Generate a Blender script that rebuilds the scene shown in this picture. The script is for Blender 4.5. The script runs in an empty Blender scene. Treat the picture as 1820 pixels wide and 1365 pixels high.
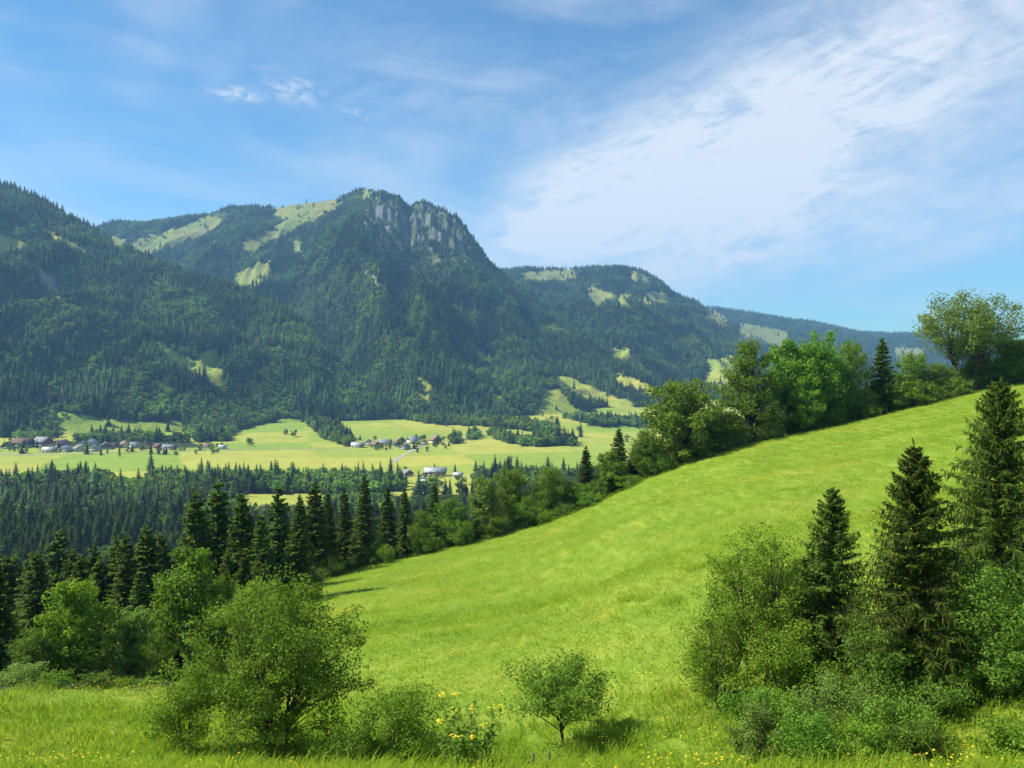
import bpy, math, random
import numpy as np
from mathutils import Vector

# ------------------------------------------------------------------ frame
F = 1576.0                 # focal length in photo pixels (photo 1820 x 1365)
CX, HY = 910.0, 640.0      # vertical axis of the view and the level horizon, photo pixels
S = bpy.context.scene
COL = S.collection
rad = math.radians

# ------------------------------------------------------------------ camera
cam_d = bpy.data.cameras.new('camera'); cam = bpy.data.objects.new('camera', cam_d); COL.objects.link(cam)
cam.location = (0, 0, 0); cam.rotation_euler = (rad(90), 0, 0)
cam_d.sensor_fit = 'HORIZONTAL'; cam_d.sensor_width = 36.0
cam_d.lens = 36.0 * F / 1820.0
cam_d.shift_y = -(682.5 - HY) / 1820.0
cam_d.clip_start = 0.2; cam_d.clip_end = 60000
S.camera = cam

# ------------------------------------------------------------------ light
SUN_EL, SUN_AZ = 47.0, -89.0          # degrees; azimuth from the view direction, left is negative
sd = Vector((math.sin(rad(SUN_AZ)) * math.cos(rad(SUN_EL)), math.cos(rad(SUN_AZ)) * math.cos(rad(SUN_EL)), math.sin(rad(SUN_EL))))
sun_d = bpy.data.lights.new('sun', 'SUN'); sun = bpy.data.objects.new('sun', sun_d); COL.objects.link(sun)
sun.rotation_euler = (-sd).to_track_quat('-Z', 'Y').to_euler()
sun_d.energy = 4.4; sun_d.angle = rad(0.5); sun_d.color = (1.0, 0.95, 0.86)
sun.location = (-40, 0, 60)

W = bpy.data.worlds.new('World'); S.world = W; W.use_nodes = True
nt = W.node_tree; nt.nodes.clear()

class NX:
    """tiny expression builder for shader node trees"""
    def __init__(s, tree): s.t = tree
    def node(s, typ, **kw):
        n = s.t.nodes.new(typ)
        for k, v in kw.items(): setattr(n, k, v)
        return n
    def put(s, sock, v):
        if isinstance(v, bpy.types.NodeSocket): s.t.links.new(v, sock)
        else: sock.default_value = v
    def m(s, op, a, b=0.0, c=0.0, clamp=False):
        n = s.node('ShaderNodeMath', operation=op, use_clamp=clamp)
        s.put(n.inputs[0], a); s.put(n.inputs[1], b); s.put(n.inputs[2], c)
        return n.outputs[0]
    def sstep(s, v, lo, hi):
        n = s.node('ShaderNodeMapRange', interpolation_type='SMOOTHSTEP')
        s.put(n.inputs[0], v); s.put(n.inputs[1], lo); s.put(n.inputs[2], hi); n.inputs[3].default_value = 0; n.inputs[4].default_value = 1
        return n.outputs[0]
    def comb(s, x, y, z=0.0):
        n = s.node('ShaderNodeCombineXYZ'); s.put(n.inputs[0], x); s.put(n.inputs[1], y); s.put(n.inputs[2], z); return n.outputs[0]
    def noise(s, vec, scale, detail=5.0, rough=0.55, dist=0.0):
        n = s.node('ShaderNodeTexNoise'); s.put(n.inputs['Vector'], vec)
        n.inputs['Scale'].default_value = scale; n.inputs['Detail'].default_value = detail
        n.inputs['Roughness'].default_value = rough; n.inputs['Distortion'].default_value = dist
        return n.outputs[0]
    def mix(s, f, a, b, mode='MIX'):
        n = s.node('ShaderNodeMix', data_type='RGBA', blend_type=mode)
        s.put(n.inputs[0], f); s.put(n.inputs[6], a); s.put(n.inputs[7], b); return n.outputs[2]

x = NX(nt)
sky = x.node('ShaderNodeTexSky', sky_type='NISHITA', sun_disc=False)
sky.sun_elevation = rad(SUN_EL); sky.sun_rotation = rad(SUN_AZ); sky.altitude = 800
sky.air_density = 1.0; sky.dust_density = 0.4; sky.ozone_density = 2.2
tc = x.node('ShaderNodeTexCoord'); sx = x.node('ShaderNodeSeparateXYZ'); nt.links.new(tc.outputs['Generated'], sx.inputs[0])
dx, dy, dz = sx.outputs
az = x.m('ARCTAN2', dx, dy); el = x.m('ARCSINE', dz)
def rot2(cx, cy, ang):
    a0 = x.m('SUBTRACT', az, cx); b0 = x.m('SUBTRACT', el, cy); c, s_ = math.cos(ang), math.sin(ang)
    return (x.m('ADD', x.m('MULTIPLY', a0, c), x.m('MULTIPLY', b0, s_)), x.m('SUBTRACT', x.m('MULTIPLY', b0, c), x.m('MULTIPLY', a0, s_)))
# the big fan of cirrus: from a tip low in the middle of the view up to the right
a, b = rot2(-0.06, 0.115, rad(17))
wob = x.m('MULTIPLY', x.m('SUBTRACT', x.noise(x.comb(a, b), 5.0, 3.0), 0.5), 0.10)
bw = x.m('ADD', b, wob)
wid = x.m('ADD', 0.060, x.m('MULTIPLY', a, 0.30))
core = x.m('SUBTRACT', 1.0, x.m('DIVIDE', x.m('ABSOLUTE', bw), x.m('MAXIMUM', wid, 0.02)))
core = x.m('MULTIPLY', x.sstep(core, -0.25, 0.80), x.sstep(a, -0.05, 0.13))
st1 = x.noise(x.comb(x.m('MULTIPLY', a, 2.2), x.m('MULTIPLY', b, 7.0), 1.3), 1.7, 7.0, 0.62, 0.6)
puff = x.noise(x.comb(az, x.m('MULTIPLY', el, 1.9), 4.0), 9.0, 8.0, 0.62, 0.3)
fan = x.m('MULTIPLY', core, x.sstep(x.m('ADD', x.m('MULTIPLY', st1, 0.5), x.m('MULTIPLY', puff, 0.5)), 0.26, 0.68))
# thin veil of streaks over the whole sky
c1, d1 = rot2(0.0, 0.0, rad(-11))
v1 = x.noise(x.comb(x.m('MULTIPLY', c1, 1.0), x.m('MULTIPLY', d1, 5.0), 7.7), 2.4, 7.0, 0.6, 0.9)
v2 = x.noise(x.comb(x.m('MULTIPLY', az, 1.2), x.m('MULTIPLY', el, 2.2), 2.2), 2.6, 4.0, 0.55, 0.4)
veil = x.m('MULTIPLY', x.sstep(v1, 0.30, 0.78), x.sstep(v2, 0.30, 0.62))
a3, b3 = rot2(0.40, 0.10, rad(13))
low = x.m('MULTIPLY', x.sstep(x.m('SUBTRACT', 1.0, x.m('DIVIDE', x.m('ABSOLUTE', b3), 0.035)), 0.0, 1.0), x.sstep(a3, -0.42, 0.15))
low = x.m('MULTIPLY', low, x.sstep(st1, 0.3, 0.6))
def small(px, py, ra, rb, ang):
    aa, bb = rot2((px - CX) / F, (HY - py) / F * 0.955, rad(ang))
    n_ = x.m('MULTIPLY', x.m('SUBTRACT', x.noise(x.comb(az, el, 9.0), 26.0, 5.0, 0.6), 0.5), 1.5)
    q = x.m('ADD', x.m('POWER', x.m('ABSOLUTE', x.m('DIVIDE', aa, ra)), 2.0), x.m('POWER', x.m('ABSOLUTE', x.m('DIVIDE', bb, rb)), 2.0))
    wis = x.sstep(x.noise(x.comb(x.m('MULTIPLY', aa, 1.0), x.m('MULTIPLY', bb, 2.4), 3.0), 34.0, 6.0, 0.65, 0.8), 0.30, 0.72)
    return x.m('MULTIPLY', x.m('EXPONENT', x.m('MULTIPLY', q, -1.1)), wis)
def glob(px, py, ra, rb, ang):
    aa, bb = rot2((px - CX) / F, (HY - py) / F * 0.955, rad(ang))
    q = x.m('ADD', x.m('POWER', x.m('ABSOLUTE', x.m('DIVIDE', aa, ra)), 2.0), x.m('POWER', x.m('ABSOLUTE', x.m('DIVIDE', bb, rb)), 2.0))
    return x.m('EXPONENT', x.m('MULTIPLY', q, -1.0))
p1 = small(430, 178, 0.036, 0.009, -2); p2 = small(522, 164, 0.040, 0.020, -14); p3 = small(630, 196, 0.030, 0.008, -18)
body = x.m('ADD', x.m('MULTIPLY', glob(1285, 310, 0.19, 0.085, 30), 1.0), x.m('MULTIPLY', glob(970, 390, 0.12, 0.040, 22), 0.95))
body = x.m('ADD', body, x.m('MULTIPLY', glob(1560, 170, 0.26, 0.09, 17), 0.55))
body = x.m('ADD', body, x.m('MULTIPLY', glob(1450, 430, 0.28, 0.045, 8), 0.42))
body = x.m('ADD', body, x.m('MULTIPLY', glob(800, 170, 0.22, 0.07, -10), 0.30)); body = x.m('ADD', body, x.m('MULTIPLY', glob(1080, 300, 0.12, 0.05, 15), 0.30))
fib = x.noise(x.comb(x.m('MULTIPLY', a, 5.0), x.m('MULTIPLY', b, 22.0), 5.1), 2.0, 8.0, 0.68, 1.2)
puf2 = x.noise(x.comb(az, x.m('MULTIPLY', el, 1.7), 6.0), 15.0, 9.0, 0.66, 0.5)
tex = x.sstep(x.m('ADD', x.m('MULTIPLY', fib, 0.45), x.m('MULTIPLY', puf2, 0.55)), 0.34, 0.63)
body = x.m('MINIMUM', x.m('MULTIPLY', body, x.m('ADD', 0.30, x.m('MULTIPLY', tex, 0.95))), 1.0)
cov = x.m('MINIMUM', x.m('ADD', x.m('MULTIPLY', fan, 0.48), x.m('MULTIPLY', body, 0.80)), 0.97)
cov = x.m('MAXIMUM', cov, x.m('MULTIPLY', veil, 0.48))
cov = x.m('MAXIMUM', cov, x.m('MULTIPLY', low, 0.62))
cov = x.m('MAXIMUM', cov, x.m('MULTIPLY', p1, 0.95)); cov = x.m('MAXIMUM', cov, x.m('MULTIPLY', p2, 0.75)); cov = x.m('MAXIMUM', cov, x.m('MULTIPLY', p3, 0.5))
cov = x.m('MULTIPLY', cov, x.sstep(el, -0.02, 0.06))
skyc = x.mix(1.0, sky.outputs[0], (0.64, 1.10, 1.28, 1.0), 'MULTIPLY')
mixc = x.mix(cov, skyc, (7.0, 7.5, 8.2, 1.0))
bg = x.node('ShaderNodeBackground'); nt.links.new(mixc, bg.inputs[0]); bg.inputs[1].default_value = 0.057
wo = x.node('ShaderNodeOutputWorld'); nt.links.new(bg.outputs[0], wo.inputs[0])

vs = S.view_settings
S.display_settings.display_device = 'sRGB'
vs.view_transform = 'Standard'; vs.look = 'None'; vs.gamma = 1.0; vs.use_curve_mapping = False; vs.exposure = 1.08
S.render.engine = 'CYCLES'
cy = S.cycles
cy.max_bounces = 5; cy.diffuse_bounces = 3; cy.glossy_bounces = 1; cy.transmission_bounces = 2; cy.volume_bounces = 0; cy.transparent_max_bounces = 4
cy.use_adaptive_sampling = True; cy.adaptive_threshold = 0.025; cy.use_denoising = True; cy.sample_clamp_indirect = 4.0

# ------------------------------------------------------------------ noise
def _hash(ix, iy, seed):
    h = (ix.astype(np.int64) * 374761393 + iy.astype(np.int64) * 668265263 + seed * 1442695041) & 0xffffffff
    h = ((h ^ (h >> 13)) * 1274126177) & 0xffffffff
    return ((h ^ (h >> 16)) & 0xffff) / 65535.0
def vnoise(u, v, seed=0):
    """gradient noise about -1..1"""
    u = np.asarray(u, float); v = np.asarray(v, float)
    iu = np.floor(u); iv = np.floor(v); fu = u - iu; fv = v - iv
    su = fu * fu * fu * (fu * (fu * 6 - 15) + 10); sv = fv * fv * fv * (fv * (fv * 6 - 15) + 10)
    def g(i, j):
        a_ = _hash(iu + i, iv + j, seed) * 2 * np.pi
        return np.cos(a_) * (fu - i) + np.sin(a_) * (fv - j)
    a0 = g(0, 0) * (1 - su) + g(1, 0) * su; a1 = g(0, 1) * (1 - su) + g(1, 1) * su
    return (a0 * (1 - sv) + a1 * sv) * 1.5
def fbm(u, v, seed=0, octv=4, gain=0.5):
    s_ = 0; a_ = 1.0; n_ = 0
    for k in range(octv):
        s_ = s_ + a_ * vnoise(u * 2 ** k, v * 2 ** k, seed + 17 * k); n_ += a_; a_ *= gain
    return s_ / n_
def ridged(u, v, seed=0, octv=4):
    s_ = 0; a_ = 1.0; n_ = 0
    for k in range(octv):
        s_ = s_ + a_ * (1 - np.abs(vnoise(u * 2 ** k, v * 2 ** k, seed + 13 * k)) * 1.6); n_ += a_; a_ *= 0.5
    return s_ / n_
def sstep(v, lo, hi):
    q = np.clip((v - lo) / (hi - lo), 0, 1); return q * q * (3 - 2 * q)

# ------------------------------------------------------------------ terrain
VZ = -110.0
def curve(pts):
    p = np.array(pts, float)
    return lambda q: np.interp(q, p[:, 0], p[:, 1])
edge_Y = curve([(-900, 34), (-100, 37), (0, 38), (140, 40), (280, 42), (400, 46), (480, 54), (530, 76), (565, 108), (760, 118), (960, 125), (1150, 130), (1330, 135), (1530, 140), (1750, 146), (2100, 152), (3000, 160)])
edge_py = curve([(-900, 1262), (0, 1252), (140, 1250), (280, 1246), (400, 1228), (480, 1175), (530, 1085), (565, 1034), (650, 1013), (760, 985), (860, 962), (960, 935), (1060, 897), (1150, 852), (1240, 818), (1330, 790), (1430, 768), (1530, 747), (1640, 720), (1750, 694), (1900, 665), (2100, 640), (3000, 600)])
near_Y0 = curve([(-900, 30), (0, 29), (910, 28), (1400, 24), (1820, 21), (3000, 20)])

L_ridge = curve([(-900, 60), (-300, 200), (0, 327), (60, 352), (95, 370), (150, 402), (200, 428), (240, 450), (320, 484), (380, 504), (430, 518), (500, 545), (550, 582), (600, 638), (640, 672), (700, 715), (745, 748), (800, 800), (3000, 900)])
L_Yr = curve([(-900, 2700), (0, 2300), (240, 2180), (430, 2080), (600, 1850), (740, 1690), (3000, 1680)])
L_Yf = curve([(-900, 1200), (0, 1240), (300, 1340), (480, 1500), (620, 1560), (760, 1650), (3000, 1660)])
M_ridge = curve([(-900, 560), (0, 450), (165, 407), (200, 394), (260, 394), (330, 385), (372, 381), (405, 369), (440, 367), (490, 369), (540, 361), (600, 353), (638, 339), (655, 335), (680, 347), (712, 360), (727, 377), (735, 368), (750, 365), (790, 380), (815, 401), (840, 432), (868, 467), (900, 494), (960, 545), (1041, 593), (1102, 653), (1150, 692), (1200, 740), (1260, 800), (3000, 900)])
M_Yr = curve([(-900, 3700), (165, 3650), (400, 3450), (655, 3200), (735, 3150), (868, 2900), (1041, 2500), (1200, 2050), (3000, 2000)])
M_Yf = curve([(-900, 2350), (165, 2320), (450, 2150), (580, 1950), (690, 1690), (735, 1640), (900, 1660), (1000, 1740), (1200, 1900), (3000, 1900)])
P_ridge = curve([(-900, 900), (700, 620), (820, 490), (880, 480), (905, 482), (935, 477), (1000, 479), (1060, 477), (1110, 479), (1140, 483), (1165, 497), (1195, 524), (1240, 540), (1290, 572), (1320, 594), (1400, 660), (1480, 740), (3000, 900)])
P_Yr = curve([(-900, 4000), (880, 3950), (1120, 3900), (1195, 3750), (1320, 3400), (1480, 3000), (3000, 3000)])
P_Yf = curve([(-900, 2000), (900, 1850), (1150, 1850), (1320, 2050), (3000, 2200)])
D_ridge = curve([(-900, 900), (1000, 640), (1180, 548), (1255, 546), (1290, 550), (1340, 558), (1400, 568), (1440, 572), (1480, 581), (1530, 592), (1580, 595), (1640, 594), (1700, 600), (1820, 612), (2200, 600), (3000, 640)])
D_Yr = curve([(-900, 5600), (3000, 5600)])
D_Yf = curve([(-900, 2500), (3000, 2500)])

def layers(X, Y):
    """terrain height of every landform at world X, Y (camera at the origin, +Y ahead)"""
    Yc = np.maximum(Y, 1.0); px = CX + F * X / Yc
    out = []
    # 0 the meadow hill, falling away steeply past its far edge
    Ye = edge_Y(px); ze = Ye * (HY - edge_py(px)) / F
    Y0 = near_Y0(px); z0 = -0.462 * Y0
    zi = z0 + (ze - z0) * (Y - Y0) / (Ye - Y0)
    bump = 0.55 * fbm(X / 14, Y / 14, 3, 3) * sstep(Y, 20, 45) * (1 - sstep(Y, Ye - 22, Ye - 4))
    hump = 0.028 * np.clip((Y - Y0) * (Ye - Y) / np.maximum(Ye - Y0, 1), 0, 40)
    zb = -1.7 - (0.462 * Y0 - 1.7) * Y / Y0
    z_h = np.where(Y < Y0, zb, zi + bump - hump)
    over = np.maximum(Y - Ye, 0)
    z_h = np.where(Y > Ye, ze - 0.42 * over * over / (over + 5) + 1.5 * fbm(X / 30, Y / 30, 8, 3) * sstep(over, 4, 40), z_h)
    out.append(z_h)
    # 1 valley floor with low terraces
    z_v = VZ + 3.0 * fbm(X / 260, Y / 260, 21, 3) + 5.0 * sstep(Y, 1350, 1900)
    z_v = z_v + 5 * sstep(fbm(X / 330 + 5, Y / 190, 25, 2), 0.0, 0.16) * sstep(Y, 1150, 1350)
    out.append(z_v)
    def mountain(rg, yr, yf, k, seed, wl, amp, jag, prof=None):
        Yr = yr(px); Yf = yf(px); zr = Yr * (HY - rg(px)) / F
        s_ = (Y - Yf) / (Yr - Yf)
        sc_ = np.clip(s_, 0, 1)
        p_ = sc_ ** k
        if prof is not None: p_ = prof(px, sc_, p_, X, Y)
        z_ = VZ + (zr - VZ) * p_
        hgt = np.clip((zr - VZ) / 500.0, 0, 1.2)
        gul = ridged(X / wl + 0.25 * fbm(X / 300, Y / 300, seed + 5, 2), Y / (wl * 2.6), seed, 4) - 0.45
        env = np.clip(sc_ * 4, 0, 1) * np.clip((1 - sc_) * 2.2, 0, 1)
        z_ = z_ + amp * hgt * env * gul
        z_ = z_ + jag * fbm(X / 42, Y / 60, seed + 9, 3) * np.clip(sc_ * 4, 0, 1)
        z_ = np.where(s_ > 1, zr - (Y - Yr) * 0.55 + jag * fbm(X / 42, Y / 60, seed + 9, 3), z_)
        z_ = np.where(s_ < 0, VZ - 12 + np.maximum(s_, -1) * 40, z_)
        return z_
    out.append(mountain(L_ridge, L_Yr, L_Yf, 1.22, 31, 250, 140, 4))
    def cliff(px, s_, p_, X, Y):
        w = sstep(px, 622, 668) * (1 - sstep(px, 850, 905))
        fl = 0.030 * (ridged(X / 62, Y / 700, 77, 3) - 0.5) + 0.018 * vnoise(X / 17, Y / 90, 79) + 0.007 * vnoise(X / 7, Y / 40, 80)
        q = s_ + fl
        xs = np.array([0, 0.50, 0.66, 0.74, 0.785, 0.80, 0.845, 0.86, 0.91, 0.925, 1.0])
        ys = np.array([0, 0.455, 0.60, 0.67, 0.71, 0.76, 0.81, 0.875, 0.925, 0.972, 1.0])
        ys2 = np.interp(q, xs, ys); ys2 = ys2 + 0.007 * np.sin(ys2 * 75 + 3 * vnoise(X / 60, Y / 200, 82)) * sstep(s_, 0.74, 0.79) * (1 - sstep(s_, 0.93, 0.97))
        p2 = p_ * (1 - w) + w * ys2
        c0 = np.interp(s_, [0, 0.3, 0.6, 0.85, 1.0], [735, 668, 622, 640, 655])
        c1 = np.interp(s_, [0, 0.5, 1.0], [1010, 930, 800]); c2 = np.interp(s_, [0, 0.5, 1.0], [470, 440, 430])
        hmp = np.clip(4 * s_ * (1 - s_), 0, 1) * (1 - sstep(s_, 0.68, 0.95))
        def spur(c, wl_, wr_): return np.where(px < c, np.exp(-((px - c) / wl_) ** 2), np.exp(-((px - c) / wr_) ** 2))
        return p2 + hmp * (0.145 * spur(c0, 130, 75) - 0.05 * spur(c0 + 150, 60, 60) + 0.10 * spur(c1, 70, 50) + 0.08 * spur(c2, 55, 45) - 0.05 * spur(c2 + 75, 40, 40))
    out.append(mountain(M_ridge, M_Yr, M_Yf, 1.12, 47, 330, 150, 5, cliff))
    def mesa(px, s_, p_, X, Y):
        w = sstep(px, 1010, 1120) * (1 - sstep(px, 1185, 1230))
        q = s_ + 0.02 * vnoise(X / 40, Y / 300, 93)
        return p_ * (1 - w) + w * np.interp(q, [0, 0.7, 0.80, 0.90, 0.925, 1.0], [0, 0.66, 0.80, 0.86, 0.965, 1.0])
    out.append(mountain(P_ridge, P_Yr, P_Yf, 1.25, 63, 360, 170, 5, mesa))
    out.append(mountain(D_ridge, D_Yr, D_Yf, 1.0, 85, 500, 70, 6))
    return out
def terrain(X, Y):
    X = np.asarray(X, float); Y = np.asarray(Y, float)
    Ls = layers(X, Y)
    A = np.stack(Ls); idx = np.argmax(A, 0); z = np.max(A, 0)
    # soften the joint between hill slope and valley floor
    return z, idx
def H1(X, Y):
    return float(terrain(np.array([X]), np.array([Y]))[0][0])
def ground_at(px, py, ymin=500.0, ymax=6000.0, n=2500):
    """first ground met along a photo pixel's direction, beyond ymin"""
    Y = np.geomspace(ymin, ymax, n); X = (px - CX) / F * Y
    z, _ = terrain(X, Y); d = z - Y * (HY - py) / F
    k = int(np.argmax(d > 0)) if (d > 0).any() else n - 1
    return X[k], Y[k], z[k]

def inpoly(px, py, poly):
    r = np.zeros(px.shape, bool); n = len(poly); j = n - 1
    for i in range(n):
        xi, yi = poly[i]; xj, yj = poly[j]
        if yi != yj:
            c = ((yi > py) != (yj > py)) & (px < (xj - xi) * (py - yi) / (yj - yi) + xi)
            r ^= c
        j = i
    return r

# clearings and pastures on the slopes, outlines read off the photograph
GRASS_MT = [
    [(-40, 412), (12, 417), (44, 434), (34, 444), (-40, 447)],
    [(60, 396), (80, 402), (112, 424), (160, 444), (150, 450), (118, 441), (76, 418)],
    [(256, 494), (276, 497), (294, 508), (268, 507)],
    [(280, 606), (322, 630), (346, 642), (366, 622), (386, 617), (391, 650), (404, 692), (386, 692), (358, 664), (300, 648)],
    [(228, 434), (262, 420), (330, 401), (372, 383), (402, 378), (384, 398), (332, 419), (292, 434), (250, 449)],
    [(484, 372), (512, 362), (560, 355), (610, 349), (592, 363), (556, 384), (522, 400), (482, 421), (456, 438), (424, 442), (440, 424), (480, 406), (502, 394), (530, 379), (490, 380)],
    [(518, 426), (536, 432), (542, 446), (524, 444)],
    [(414, 488), (452, 470), (478, 461), (482, 480), (464, 496), (440, 508), (424, 506)],
    [(640, 334), (660, 333), (676, 346), (650, 348)],
    [(732, 664), (760, 674), (774, 702), (766, 718), (742, 716), (750, 692)],
    [(872, 698), (892, 700), (888, 718), (874, 716)],
    [(194, 420), (226, 424), (222, 438), (200, 438)],
    [(912, 486), (960, 481), (1012, 478), (1044, 484), (1010, 491), (960, 493), (930, 494)],
    [(1044, 500), (1062, 512), (1084, 519), (1112, 522), (1134, 530), (1160, 516), (1184, 522), (1198, 532), (1150, 534), (1106, 533), (1076, 528), (1062, 544), (1050, 532)],
    [(1122, 480), (1136, 480), (1138, 496), (1124, 498)],
    [(1082, 618), (1122, 620), (1128, 634), (1092, 634)],
    [(984, 670), (1002, 667), (1060, 690), (1124, 716), (1128, 732), (1080, 720), (1030, 706), (1000, 692)],
    [(948, 744), (970, 692), (992, 690), (1012, 716), (1046, 738), (1050, 750), (960, 752)],
    [(1092, 664), (1130, 674), (1172, 692), (1160, 700), (1100, 682)],
    [(1316, 572), (1402, 588), (1404, 614), (1340, 598), (1308, 602)],
    [(1262, 640), (1302, 628), (1316, 650), (1296, 694), (1250, 674)],
    [(1246, 544), (1274, 552), (1300, 572), (1288, 578), (1262, 560)],
    [(1590, 616), (1646, 620), (1646, 640), (1590, 636)],
    [(60, 722), (96, 730), (250, 750), (330, 748), (430, 752), (520, 742), (640, 760), (700, 750), (728, 742), (800, 752), (900, 760), (900, 830), (-100, 830), (-100, 765)],
]
SCREE = [[(64, 474), (96, 488), (112, 530), (94, 534), (76, 504)], [(628, 468), (640, 470), (700, 524), (690, 526)], [(722, 478), (732, 480), (764, 508), (756, 510)], [(1244, 560), (1262, 566), (1258, 576)]]
ROCK = [[(650, 372), (664, 354), (700, 357), (726, 384), (732, 366), (748, 362), (792, 377), (822, 406), (848, 442), (870, 470), (858, 482), (806, 462), (772, 470), (742, 480), (704, 470), (664, 446), (650, 410)],
        [(1138, 484), (1152, 492), (1164, 510), (1150, 512), (1140, 500)], [(376, 380), (420, 372), (440, 378), (420, 386), (388, 388)], [(198, 398), (212, 396), (220, 414), (204, 416)]]
WOOD_V = [   # woods and copses standing on the valley floor (ground outlines)
    [(-60, 728), (40, 722), (94, 740), (106, 778), (60, 783), (-60, 772)],
    [(100, 792), (150, 779), (270, 780), (352, 788), (352, 797), (240, 794), (150, 793)],
    [(322, 752), (360, 728), (420, 700), (450, 722), (496, 744), (470, 754), (420, 766), (404, 785), (350, 786), (330, 770)],
    [(545, 752), (580, 752), (614, 772), (632, 792), (614, 793), (570, 777)],
    [(700, 742), (800, 744), (940, 754), (1000, 764), (980, 770), (880, 760), (760, 753)],
    [(864, 772), (884, 770), (915, 784), (940, 786), (960, 778), (1020, 784), (1024, 792), (960, 796), (900, 788)],
    [(1000, 742), (1100, 748), (1190, 752), (1190, 760), (1060, 758)],
    [(800, 782), (816, 780), (820, 788), (804, 790)], [(828, 776), (850, 774), (852, 780), (832, 782)],
]
OPEN_V = [   # gaps in the valley wood
    [(424, 878), (576, 878), (580, 900), (420, 900)], [(684, 874), (730, 872), (734, 886), (690, 886)],
    [(712, 838), (840, 838), (846, 880), (716, 880)], [(880, 836), (960, 838), (960, 846), (880, 846)],
    [(190, 800), (262, 800), (262, 868), (200, 868)],
]
def cover(X, Y, z, idx):
    """0 grass, 1 wood, 2 rock, 3 scree"""
    px = CX + F * X / np.maximum(Y, 1); py = HY - F * z / np.maximum(Y, 1)
    ja = 1 + 0.9 * sstep(Y, 1500, 2600)
    jx = px + 8 * ja * fbm(X / 34, Y / 34, 101, 4, 0.7); jy = py + 5 * ja * fbm(X / 34 + 9, Y / 34, 103, 4, 0.7)
    c = np.zeros(px.shape, int)
    mt = idx >= 2
    c[mt] = 1
    far_ = np.where(Y > 2300, 10.0, 3.0)
    for p in GRASS_MT: c[mt & (inpoly(jx, jy, p) | inpoly(jx, jy - far_, p))] = 0
    for p in SCREE: c[mt & inpoly(jx, jy, p)] = 3
    for p in ROCK: c[mt & inpoly(jx, jy, p)] = 2
    v = idx == 1
    belt = v & (py > 857 + 5 * fbm(X / 60, Y / 60, 111, 3) + np.where((px > 250) & (px < 700), -3, 0) - 9 * sstep(px, 700, 900))
    c[belt] = 1
    for p in WOOD_V: c[(v | mt) & inpoly(jx, jy, p)] = 1
    for p in OPEN_V: c[v & inpoly(px, py, p)] = 0
    far_edge = (idx == 0) & (Y > edge_Y(px) + 2.5)
    c[far_edge] = 1
    return c, px, py

# ------------------------------------------------------------------ mesh helpers
def mesh_np(name, V, faces, mat=None, smooth=False, tint=None, col=None):
    """faces: list of integer arrays (n,3) or (n,4)"""
    me = bpy.data.meshes.new(name)
    V = np.asarray(V, np.float32); faces = [f for f in faces if len(f)]
    me.vertices.add(len(V)); me.vertices.foreach_set('co', V.ravel())
    loops = np.concatenate([f.ravel() for f in faces]).astype(np.int32)
    tot = np.concatenate([np.full(len(f), f.shape[1], np.int32) for f in faces])
    start = np.concatenate([[0], np.cumsum(tot)[:-1]]).astype(np.int32)
    me.loops.add(len(loops)); me.loops.foreach_set('vertex_index', loops)
    me.polygons.add(len(tot)); me.polygons.foreach_set('loop_start', start); me.polygons.foreach_set('loop_total', tot)
    if smooth: me.polygons.foreach_set('use_smooth', np.ones(len(tot), bool))
    if tint is not None:
        at = me.attributes.new('tint', 'FLOAT', 'FACE'); at.data.foreach_set('value', np.asarray(tint, np.float32))
    if col is not None:
        at = me.attributes.new('col', 'FLOAT_COLOR', 'POINT')
        at.data.foreach_set('color', np.concatenate([col, np.ones((len(col), 1))], 1).astype(np.float32).ravel())
    if mat: me.materials.append(mat)
    me.update(calc_edges=True)
    return me
def link(name, data, parent=None):
    o = bpy.data.objects.new(name, data); COL.objects.link(o)
    if parent: o.parent = parent
    return o
def tag(o, label=None, cat=None, group=None, kind=None):
    if label: o['label'] = label
    if cat: o['category'] = cat
    if group: o['group'] = group
    if kind: o['kind'] = kind
    return o
def nrm(v):
    return v / np.maximum(np.linalg.norm(v, axis=-1, keepdims=True), 1e-9)

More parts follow.
